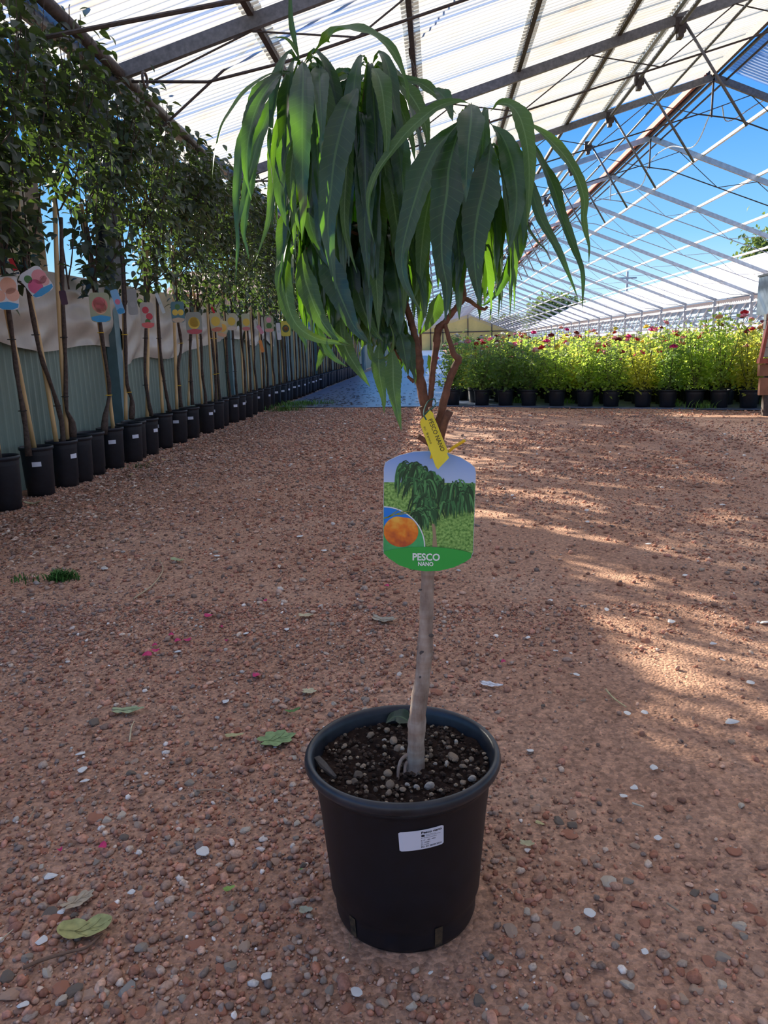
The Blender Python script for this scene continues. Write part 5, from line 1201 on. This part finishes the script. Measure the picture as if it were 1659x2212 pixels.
# printed peach trees made of drooping blades
def inside(x, y_): return -97 < x < 97 and y_ < 128
tp = MB(); rp_ = random.Random(4)
def blade(x0, y0_, az, reach, Lg, wd_, c):
    P2 = []
    for u in np.linspace(0, 1, 7): P2.append((x0 + az * reach * math.sin(min(u * 1.7, 1.57)), y0_ + 7 * math.sin(math.pi * min(u * 1.6, 1)) - Lg * u ** 1.4))
    P2 = np.array(P2); w_ = wd_ * np.array([.2, .8, 1, 1, .8, .5, .05]); tn = np.gradient(P2, axis=0); nn_ = np.stack([-tn[:, 1], tn[:, 0]], 1); nn_ /= np.linalg.norm(nn_, axis=1)[:, None] + 1e-9
    A2, B2 = P2 + nn_ * w_[:, None], P2 - nn_ * w_[:, None]; Q = np.vstack([A2, B2]); Q[:, 0] = np.clip(Q[:, 0], -97, 96)
    return Q, [(i, i + 1, 8 + i, 7 + i) for i in range(6)]
blobs = [(-50, 100, 26, 55, 60), (-28, 96, 28, 50, 60), (0, 85, 26, 60, 60), (20, 66, 14, 55, 40), (-20, 65, 34, 45, 60), (-10, 30, 28, 45, 50), (-5, 5, 26, 42, 50), (-18, -5, 22, 35, 30), (38, 55, 16, 60, 40), (58, 62, 20, 60, 46), (82, 55, 20, 62, 46), (70, 40, 22, 50, 40), (42, 20, 16, 30, 20)]
idx = 0
for bx, by, rr, Lg, n_ in blobs:
    for _ in range(n_):
        x0 = bx + rp_.gauss(0, rr * .3); y0_ = by + rp_.gauss(0, 5); g_ = rp_.choice([(.01, .055, .02), (.02, .10, .035), (.045, .19, .06), (.10, .32, .10), (.015, .07, .025)])
        Q, Fc = blade(x0, y0_, rp_.uniform(-1, 1), rr * .9, Lg * rp_.uniform(.5, 1), rp_.uniform(1.3, 2.4), g_); idx += 1
        tp.add(T(Q, .0008 + idx * 5e-7), Fc, col=np.array(g_))
tk = np.array([(6, -25), (13, -25), (16, -50), (19, -80), (8, -80), (9, -50)]); tp.add(T(tk, .00078), [tuple(range(6))], col=np.array([.36, .27, .16]))
tp.part('printed_tree', M_print, pt)
# inset circle with peach
def disc(cx_, cy_, r_, a0, a1, n=28):
    return [(cx_ + r_ * math.cos(math.radians(a)), cy_ + r_ * math.sin(math.radians(a))) for a in np.linspace(a0, a1, n)]
def sector(r_): return [(-98.5, -93)] + [(x, y_) for x, y_ in disc(-98.5, -78, r_, -12, 90, 26)]
grid_sec = lambda r_, off, nm, mt: part(nm, T(np.array(sector(r_)), off), [tuple(range(len(sector(r_))))], mt, pt)
grid_sec(91, .0014, 'inset_border', flat('print_white', (.85, .88, .88)))
grid_sec(88.5, .00155, 'inset_ground', simple('print_blue_green', (.04, .40, .12), .4, .3, 40))
bs = [(x, max(y_, -55)) for x, y_ in sector(88) if True]
sk = [(-98, -30)] + [(x, y_) for x, y_ in disc(-98.5, -78, 88.3, 34, 90, 14)]
part('inset_sky', T(np.array(sk), .00165), [tuple(range(len(sk)))], flat('print_blue', (.01, .23, .78)), pt)
m, t, o = nodes('printed_peach'); b = principled(t, (1, 1, 1), .35, 0, .4)
uv = t.nodes.new('ShaderNodeUVMap'); uv.uv_map = 'UVMap'; gt = t.nodes.new('ShaderNodeSeparateXYZ'); L(t, uv.outputs[0], gt.inputs[0]); rs = t.nodes.new('ShaderNodeValToRGB')
nn2 = t.nodes.new('ShaderNodeTexNoise'); nn2.inputs['Scale'].default_value = 4; L(t, uv.outputs[0], nn2.inputs['Vector']); ad = t.nodes.new('ShaderNodeMath'); ad.operation = 'MULTIPLY_ADD'; L(t, gt.outputs[1], ad.inputs[0]); ad.inputs[1].default_value = .62; L(t, nn2.outputs['Fac'], ad.inputs[2]); mrp = t.nodes.new('ShaderNodeMapRange'); mrp.inputs['From Min'].default_value = .45; mrp.inputs['From Max'].default_value = 1.15; L(t, ad.outputs[0], mrp.inputs['Value']); L(t, mrp.outputs[0], rs.inputs[0])
el = rs.color_ramp.elements; el[0].position = .05; el[0].color = (.50, .09, .03, 1); el[1].position = .95; el[1].color = (.92, .50, .07, 1); e = el.new(.5); e.color = (.84, .22, .02, 1)
L(t, rs.outputs[0], b.inputs['Base Color']); L(t, b.outputs[0], o.inputs[0])
pc = []
for a in np.linspace(0, 2 * math.pi, 40, endpoint=False):
    r_ = 38 * (1 - .10 * math.exp(-((a - 1.45) / .28) ** 2)); pc.append((-61 + 1.0 * r_ * math.cos(a), -43 + .93 * r_ * math.sin(a)))
pc = np.array(pc); pc[:, 0] = np.maximum(pc[:, 0], -98.5); part('printed_peach', T(pc, .0018), [tuple(range(40))], m, pt, uv=(pc + [100, 80]) / 80)
twg = MB(); 
for a, b2 in (((-98, -14), (-50, 4)), ((-70, -5), (-48, -2)), ((-62, 0), (-40, 3)), ((-90, -12), (-66, 6))):
    d_ = np.array(b2, float) - a; n2_ = np.array([-d_[1], d_[0]]) / np.linalg.norm(d_); q = np.array([a + n2_ * 1.6, a - n2_ * 1.6, b2 - n2_ * .5, b2 + n2_ * .5]); q[:, 0] = np.maximum(q[:, 0], -98); twg.add(T(q, .00195), [(0, 1, 2, 3)], col=np.array([.25, .30, .05]))
twg.part('printed_twig', M_print, pt)
# green name band
band = [(-99, -90)] + [(x, -90 + 13 * (1 - ((x + 2) / 96.) ** 2) ** .8 if abs(x + 2) < 96 else -90) for x in np.linspace(-97, 93, 20)] + [q for q in bot_arc if q[1] < -89]
band = [(x, y_) for x, y_ in band]
part('name_band', T(np.array(band), .0022), [tuple(range(len(band)))], flat('print_green', (.035, .42, .06)), pt)
V, Fc = fit_text('PESCO', 60, 17, .028); part('lettering', T(V[:, :2] + [-5, -100], .0025), Fc, flat('print_lettering', (.88, .92, .88)), pt)
V, Fc = fit_text('NANO', 33.5, 10, .028); part('lettering', T(V[:, :2] + [-6, -116], .0025), Fc, bpy.data.materials['print_lettering'], pt)
ty = [PY(x, y_, z) for x, y_, z in ((931, 990, .978), (935, 975, .985), (945, 970, .995), (965, 975, .995), (972, 974, .985))]
part('orange_tie', *tube(catmull(ty, 12), .0016, 6), M_yel_tie, pt)
ty = [PY(971, 974, .982), PY(980, 966, .98), PY(1005, 951, .975)]
part('orange_tie', *tube(ty, .0022, 6), M_yel_tie, pt, label='stiff orange tie end')

# ---- yellow tag
YY = .962
yc = PY(939, 950, YY); yt = empty('name_tag', yc, 'narrow yellow tag reading PESCO NANO su franco, above the picture tag', 'tag')
yo = [(908, 908), (929, 886), (936, 893), (937, 899), (968, 975), (966, 980), (970, 989), (946, 1014), (941, 1008), (910, 923), (908, 917)]
fr = [PY(x, y_, YY + (.004 if y_ < 930 else -.002 if y_ > 980 else 0)) for x, y_ in yo]; bk = [q + np.array([0, .0009, 0]) for q in fr]; m_ = len(yo)
part('card', fr + bk, [tuple(range(m_ - 1, -1, -1)), tuple(range(m_, 2 * m_))] + [(k, (k + 1) % m_, m_ + (k + 1) % m_, m_ + k) for k in range(m_)], simple('yellow_card', (.86, .70, .02), .4, .05, 30), yt)
def ytext(s_, c_px, w_, h_, ang, bold=0.):
    V, Fc = fit_text(s_, w_, h_, bold); ca, sa = math.cos(ang), math.sin(ang)
    Q = [PY(c_px[0] + x * ca + y_ * sa, c_px[1] + x * sa - y_ * ca, YY - .0032) for x, y_, _ in V]; part('lettering', Q, Fc, M_ink, yt)
ang = math.atan2(975 - 899, 968 - 937)
ytext('PESCO NANO', (943, 940), 74, 9.5, ang, .008)
ytext('su  franco', (924.5, 940), 40, 5.5, ang + .02, .006)
wr = [PY(x, y_, z) for x, y_, z in ((921, 907, .955), (917, 900, .957), (915, 893, .965), (918, 880, .985), (926, 866, 1.0), (938, 862, 1.005), (941, 872, .99), (934, 882, .975), (922, 890, .968), (916, 898, .966))]
part('green_wire', *tube(catmull(wr, 40), .0009, 6), M_green_tie, yt)

# ---- pot sticker
lc = PY(911.5, 1814, .895); lz = lc[2]; rs_ = .1225 + (lz - .17) / .056 * .006; ang0 = math.atan2(lc[1] - cy, lc[0] - cx)
ks = 1.0 / F_PX * ((lc - CAM) @ FW)
st = empty('pot_sticker', (cx + rs_ * math.cos(ang0), cy + rs_ * math.sin(ang0), lz), None, None); bpy.data.objects.remove(st)
def PS(P2, off, tilt=-.065):
    out_ = []
    for q in P2:
        x, y_ = q[0], q[1]; x2, y2 = x * math.cos(tilt) - y_ * math.sin(tilt), x * math.sin(tilt) + y_ * math.cos(tilt)
        x2, y2 = x * math.cos(-tilt * .7) - y_ * math.sin(-tilt * .7), x * math.sin(-tilt * .7) + y_ * math.cos(-tilt * .7)
        z = lz + y2 * ks * 1.17; r_ = .1165 + (z - .10) / .126 * .012 + off; a = ang0 + x2 * ks / .1225; out_.append((cx + r_ * math.cos(a), cy + r_ * math.sin(a), z))
    return np.array(out_)
stk = rounded(97, 43, 4, 3); nS = 24
# build sticker as strips
V = []; 
for i in range(nS + 1):
    x = -48.5 + 97 * i / nS; hh_ = 21.5 if 2 < i < nS - 2 else 21.5 - (.0 if 0 < i < nS else 2.5)
    V += [(x, -hh_), (x, hh_)]
bpart = part('label_sticker', PS(V, .0008), [(2 * i, 2 * i + 2, 2 * i + 3, 2 * i + 1) for i in range(nS)], M_white, pot, label='white printed pot sticker')
# the sticker prints are parts of the sticker's own level
def stext(s_, x0, y_, w_, h_, bold=0.):
    V, Fc = fit_text(s_, w_, h_, bold); V = V[:, :2] + [x0 + w_ / 2, y_]; return PS(V, .0011), Fc
pr = MB()
for s_, x0, y_, w_, h_, bd in (('Pesco nano', -1, 15.5, 45, 5.2, .03), ('Plant passport', 9, 9.5, 22, 2, 0), ('Passaporto delle piante', 9, 6.8, 32, 2, 0), ('A: Prunus persica', -2, 3.0, 34, 2.8, 0), ('B: IT - 08 - 0001', -2, -2.0, 32, 2.8, 0), ('C: 100001', -2, -6.8, 19, 2.6, 0), ('D: Italia', -2, -11.2, 17, 2.6, 0), ('EC: EX 28/08 2024', -2, -16.0, 45, 3.4, .015)):
    pr.add(*stext(s_, x0, y_, w_, h_, bd))
pr.add(PS([(-1, 6), (6, 6), (6, 10.5), (-1, 10.5)], .0011), [(0, 1, 2, 3)])
o_ = pr.part('lettering', M_ink, pot)

# ================================================================ litter on the ground
def flat_leaf(name, px, py, Lpx, wr_, ang, col, label, lobes=0, curl=.15, hole=False, lift=.009):
    p = PG(px, py); dep = (p - CAM) @ FW; Lg = Lpx * dep / F_PX; rg = random.Random(int(px * 7 + py)); mb = MB()
    n = 36; out_ = []
    for k in range(n):
        a = 2 * math.pi * k / n; r_ = 1.0
        if lobes: r_ = .62 + .38 * abs(math.cos(a * lobes / 2)) ** .7 + rg.uniform(-.06, .06)
        else: r_ = (.5 + .5 * abs(math.cos(a)) ** .8) + rg.uniform(-.02, .02)
        x, y_ = r_ * math.cos(a) * Lg / 2, r_ * math.sin(a) * Lg / 2 * wr_; out_.append((x, y_))
    V = []; rings = 5
    def hz(x, y_): return lift + curl * Lg * ((x / Lg * 2) ** 2 * .5 + (y_ / Lg * 2) ** 2 * .8) + .02 * Lg * math.sin(x / Lg * 19) * math.cos(y_ / Lg * 17)
    V.append((0, 0, hz(0, 0)))
    for r_ in range(1, rings + 1):
        for x, y_ in out_: q = r_ / rings; V.append((x * q, y_ * q, hz(x * q, y_ * q)))
    Fc = [(0, 1 + k, 1 + (k + 1) % n) for k in range(n)]
    for r_ in range(rings - 1):
        for k in range(n): a = 1 + r_ * n; Fc.append((a + k, a + n + k, a + n + (k + 1) % n, a + (k + 1) % n))
    V = np.array(V) @ rotm(ang, 0, 0).T; mb.add(V + np.array([p[0], p[1], hgt(p[0], p[1])]), Fc, col=np.array(col))
    if Lpx > 55:  # midrib and side veins as raised lines
        for (a0, b0, w2) in ((( -.46, 0), (.48, 0), .006), ((-.2, 0), (.05, .22 * wr_), .004), ((-.2, 0), (.05, -.22 * wr_), .004), ((.05, 0), (.28, .2 * wr_), .004), ((.05, 0), (.28, -.2 * wr_), .004)):
            q = []
            for u in np.linspace(0, 1, 6):
                x, y_ = (a0[0] + (b0[0] - a0[0]) * u) * Lg, (a0[1] + (b0[1] - a0[1]) * u) * Lg; q.append((x, y_, hz(x, y_) + .0006))
            V2, F2 = tube(q, w2 * Lg, 4); mb.add(V2 @ rotm(ang, 0, 0).T + np.array([p[0], p[1], hgt(p[0], p[1])]), F2, col=np.array(col) * .7)
    return tag(mb.part(name, M_lit, None, True), label, 'leaf' if 'leaf' in name else 'litter', 'fallen leaves on the gravel' if 'leaf' in name else None)
gy, gg, tn_, br_ = (.44, .43, .17), (.27, .38, .16), (.50, .40, .27), (.20, .13, .08)
flat_leaf('fallen_leaf', 186, 2022, 112, .8, .30, gy, 'large folded yellow-green leaf at lower left beside a brown twig', 0, .30)
flat_leaf('fallen_leaf', 597, 1602, 84, .85, .5, gg, 'ragged green lobed leaf just left of the big pot rim', 7, .10)
flat_leaf('fallen_leaf', 275, 1537, 72, .45, .15, (.40, .46, .25), 'pale green torn leaf lying flat at left, level with the pot rim', 5, .12)
flat_leaf('fallen_leaf', 383, 1215, 40, .55, -.6, (.42, .48, .25), 'small green leaf at upper left of the bare gravel', 0, .12)
flat_leaf('fallen_leaf', 632, 1541, 34, .5, .4, (.14, .26, .08), 'small curled dark green leaf above the ragged lobed leaf', 0, .35)
flat_leaf('fallen_leaf', 830, 1343, 64, .5, -.3, (.45, .40, .30), 'dry crumpled beige leaf behind the trunk', 5, .25)
flat_leaf('fallen_leaf', 660, 1336, 36, .6, 0, (.60, .52, .32), 'dry yellowish leaf on the gravel left of the crumpled beige leaf', 5, .2)
flat_leaf('fallen_leaf', 170, 1955, 78, .55, .9, tn_, 'dry tan lobed leaf above the folded yellow-green leaf', 7, .12)
flat_leaf('fallen_leaf', 668, 1497, 34, .8, 0, (.58, .52, .32), 'pale yellow leaf scrap just behind the pot at left', 5, .1)
flat_leaf('fallen_leaf', 505, 1590, 46, .35, .2, (.50, .46, .22), 'small yellowish leaf scrap left of the ragged lobed leaf', 3, .1)
flat_leaf('fallen_leaf', 495, 1931, 28, .6, .6, (.28, .42, .10), 'tiny bright green leaf scrap below centre left', 3, .15)
flat_leaf('fallen_leaf', 650, 1888, 10, .6, .6, (.2, .35, .10), 'tiny green leaf speck close to the left side of the pot', 0, .15)
flat_leaf('fallen_leaf', 660, 1977, 34, .7, .1, (.42, .42, .30), 'grey-green leaf scrap left of the pot base', 3, .1)
flat_leaf('fallen_leaf', 1138, 1835, 36, .6, -.2, (.52, .48, .28), 'pale crumpled leaf scrap right of the pot', 5, .2)
flat_leaf('fallen_leaf', 1165, 1792, 24, .5, -.6, (.58, .52, .25), 'small yellow leaf piece above the crumpled scrap right of the pot', 3, .1)
flat_leaf('fallen_leaf', 75, 1150, 30, .6, .3, (.32, .14, .12), 'dark pink shrivelled leaf near the left edge of the gravel', 3, .2)
flat_leaf('fallen_leaf', 72, 1092, 38, .7, .3, (.38, .34, .20), 'dull green leaf leaning against the foot of a nursery pot', 0, .35)
flat_leaf('fallen_leaf', 322, 1002, 30, .45, 1.2, (.50, .34, .16), 'tan curled leaf near the pots at left', 0, .3)
flat_leaf('fallen_leaf', 362, 997, 30, .45, -.3, (.52, .36, .18), 'second tan curled leaf, right of the first near the pots', 0, .3)
flat_leaf('fallen_leaf', 280, 1030, 26, .5, 1.4, (.42, .32, .16), 'brownish yellow leaf beside the foot of the sixth pot', 0, .3)
flat_leaf('paper_scrap', 1060, 1489, 56, .42, -.35, (.78, .78, .80), 'torn white paper scrap right behind the pot rim', 3, .15)
pet = [(452, 1338, 22), (318, 1420, 26), (335, 1400, 14), (370, 1378, 14), (385, 1390, 18), (405, 1388, 18), (555, 1463, 22), (478, 1362, 10), (490, 1390, 8), (222, 1837, 22), (130, 1842, 12), (1088, 1440, 14), (337, 1410, 18), (835, 1268, 14), (572, 1303, 12)]
for x, y_, s_ in pet:
    p = PG(x, y_); Lg = s_ * ((p - CAM) @ FW) / F_PX; V = []; n = 9
    for k in range(n): a = 2 * math.pi * k / n; V.append((math.cos(a) * Lg / 2, math.sin(a) * Lg / 2.4, .011 + .003 * math.cos(2 * a)))
    V.append((0, 0, .0105)); V = np.array(V) @ rotm(random.uniform(0, 3), 0, 0).T + np.array([p[0], p[1], hgt(p[0], p[1])])
    tag(part('rose_petal', V, [(k, (k + 1) % n, n) for k in range(n)], simple('magenta_petal', (.62, .03, .14), .6, .25, 50) if 'magenta_petal' not in bpy.data.materials else bpy.data.materials['magenta_petal'], None), 'magenta rose petal fallen on the gravel', 'petal', 'rose petals on the gravel')
def twig(pts, w_, col_, label):
    P3 = []
    for x, y_ in pts: p = PG(x, y_); p[2] = hgt(p[0], p[1]) + .009; P3.append(p)
    dep = (P3[0] - CAM) @ FW; r_ = w_ / 2 * dep / F_PX; mb = MB(); V, Fc = tube(catmull(P3, 16), [r_ * (1 - .4 * k / 15) for k in range(16)], 6); mb.add(V, Fc, col=np.array(col_)); tag(mb.part('twig', M_lit, None, True), label, 'twig')
twig([(52, 2102), (90, 2086), (150, 2068), (190, 2058), (222, 2030)], 9, (.22, .13, .085), 'thick brown twig under the folded yellow-green leaf at lower left')
twig([(290, 1300), (330, 1270), (352, 1238), (345, 1215)], 4, (.55, .42, .26), 'pale curved straw stalk at upper left of the gravel')
twig([(1308, 1500), (1325, 1520), (1352, 1540)], 4, (.60, .52, .28), 'thin straw stalk on the gravel right of the pot')
twig([(425, 1712), (480, 1712), (525, 1742)], 4, (.40, .26, .17), 'thin brown twig left of the pot')
twig([(630, 1620), (660, 1660), (672, 1680)], 4, (.38, .20, .13), 'short reddish twig touching the left side of the pot')
twig([(280, 1605), (284, 1575), (290, 1560)], 4, (.60, .50, .32), 'upright looking straw piece below the pale green torn leaf')
twig([(0, 2045), (30, 2018)], 4, (.62, .50, .34), 'pale straw at the very left edge near the bottom')
twig([(755, 2045), (757, 2060), (748, 2075)], 3, (.40, .28, .16), 'hair-thin twig at the foot of the pot')
twig([(1365, 1748), (1390, 1756)], 5, (.62, .55, .42), 'pale wood splinter on the gravel far right of the pot')
twig([(1440, 1965), (1470, 1985)], 6, (.42, .30, .2), 'brown wood splinter near the lower right')
twig([(60, 1780), (78, 1745)], 4, (.45, .33, .22), 'thin brown straw at left, level with the pot sticker')
# chips of bark and dead leaves along the pots (left strip)
ch = MB()
for _ in range(9000):
    x = -2.28 + abs(random.gauss(0, .55)); y_ = random.uniform(2.8, 10.6); s_ = random.uniform(.012, .035)
    V, Fc = quad_leaf(s_, random.uniform(.3, .8)); ch.add(V @ rotm(random.uniform(0, 6.3), random.uniform(-.25, .25), random.uniform(-.4, .4)).T + np.array([x, y_, hgt(x, y_) + random.uniform(.005, .014)]), Fc, col=np.array(random.choice([(.42, .27, .19), (.32, .18, .13), (.60, .45, .34), (.22, .13, .09), (.70, .58, .46), (.48, .28, .21)])) * random.uniform(.7, 1.25))
tag(ch.part('bark_chips', M_lit, None), 'carpet of bark chips and dead leaf scraps along the row of pots', 'litter', kind='stuff')
def tuft(px, py, n, hgt_, spread, label, name='grass_tuft', cat='grass', c0=(.06, .16, .03)):
    p = PG(px, py); mb = MB()
    for _ in range(n):
        x, y_ = p[0] + random.gauss(0, spread), p[1] + random.gauss(0, spread * .7); a = random.uniform(0, 6.28); l_ = hgt_ * random.uniform(.5, 1); d_ = np.array([math.cos(a), math.sin(a), 0]); sd = np.array([-math.sin(a), math.cos(a), 0]) * .0016 * (1 + hgt_ * 10)
        b0 = np.array([x, y_, 0]); m1 = b0 + d_ * l_ * .25 + np.array([0, 0, l_ * .6]); t1 = b0 + d_ * l_ * .7 + np.array([0, 0, l_ * .85]); mb.add([b0 - sd, b0 + sd, m1 + sd, m1 - sd, t1], [(0, 1, 2, 3), (3, 2, 4)], col=np.array(c0) * random.uniform(.6, 1.5))
    tag(mb.part(name, M_lit, None), label, cat, kind='stuff')
tuft(132, 1252, 260, .045, .026, 'small dark green grass tuft in the gravel at left')
tuft(55, 1255, 30, .03, .03, 'sparse grass blades left of the dark green tuft')
tuft(650, 876, 500, .10, .22, 'bright green weeds at the foot of the far left pots', 'weed_patch', 'weeds', (.10, .22, .04))
tuft(615, 888, 200, .12, .12, 'weed clump between pots before the weed mat', 'weed_patch', 'weeds', (.10, .20, .04))
tuft(300, 1010, 60, .04, .06, 'few green weed blades near the tan leaves by the pots', 'weed_patch', 'weeds', (.12, .16, .06))
for k, (px_, py_) in enumerate(((1115, 872), (1240, 873), (1290, 870), (1450, 880), (1520, 884))):
    tuft(px_, py_, 70, .14, .07, 'green weeds between the front rose pots, %s clump from the left' % ordn[k], 'weed_patch', 'weeds', (.14, .26, .05))
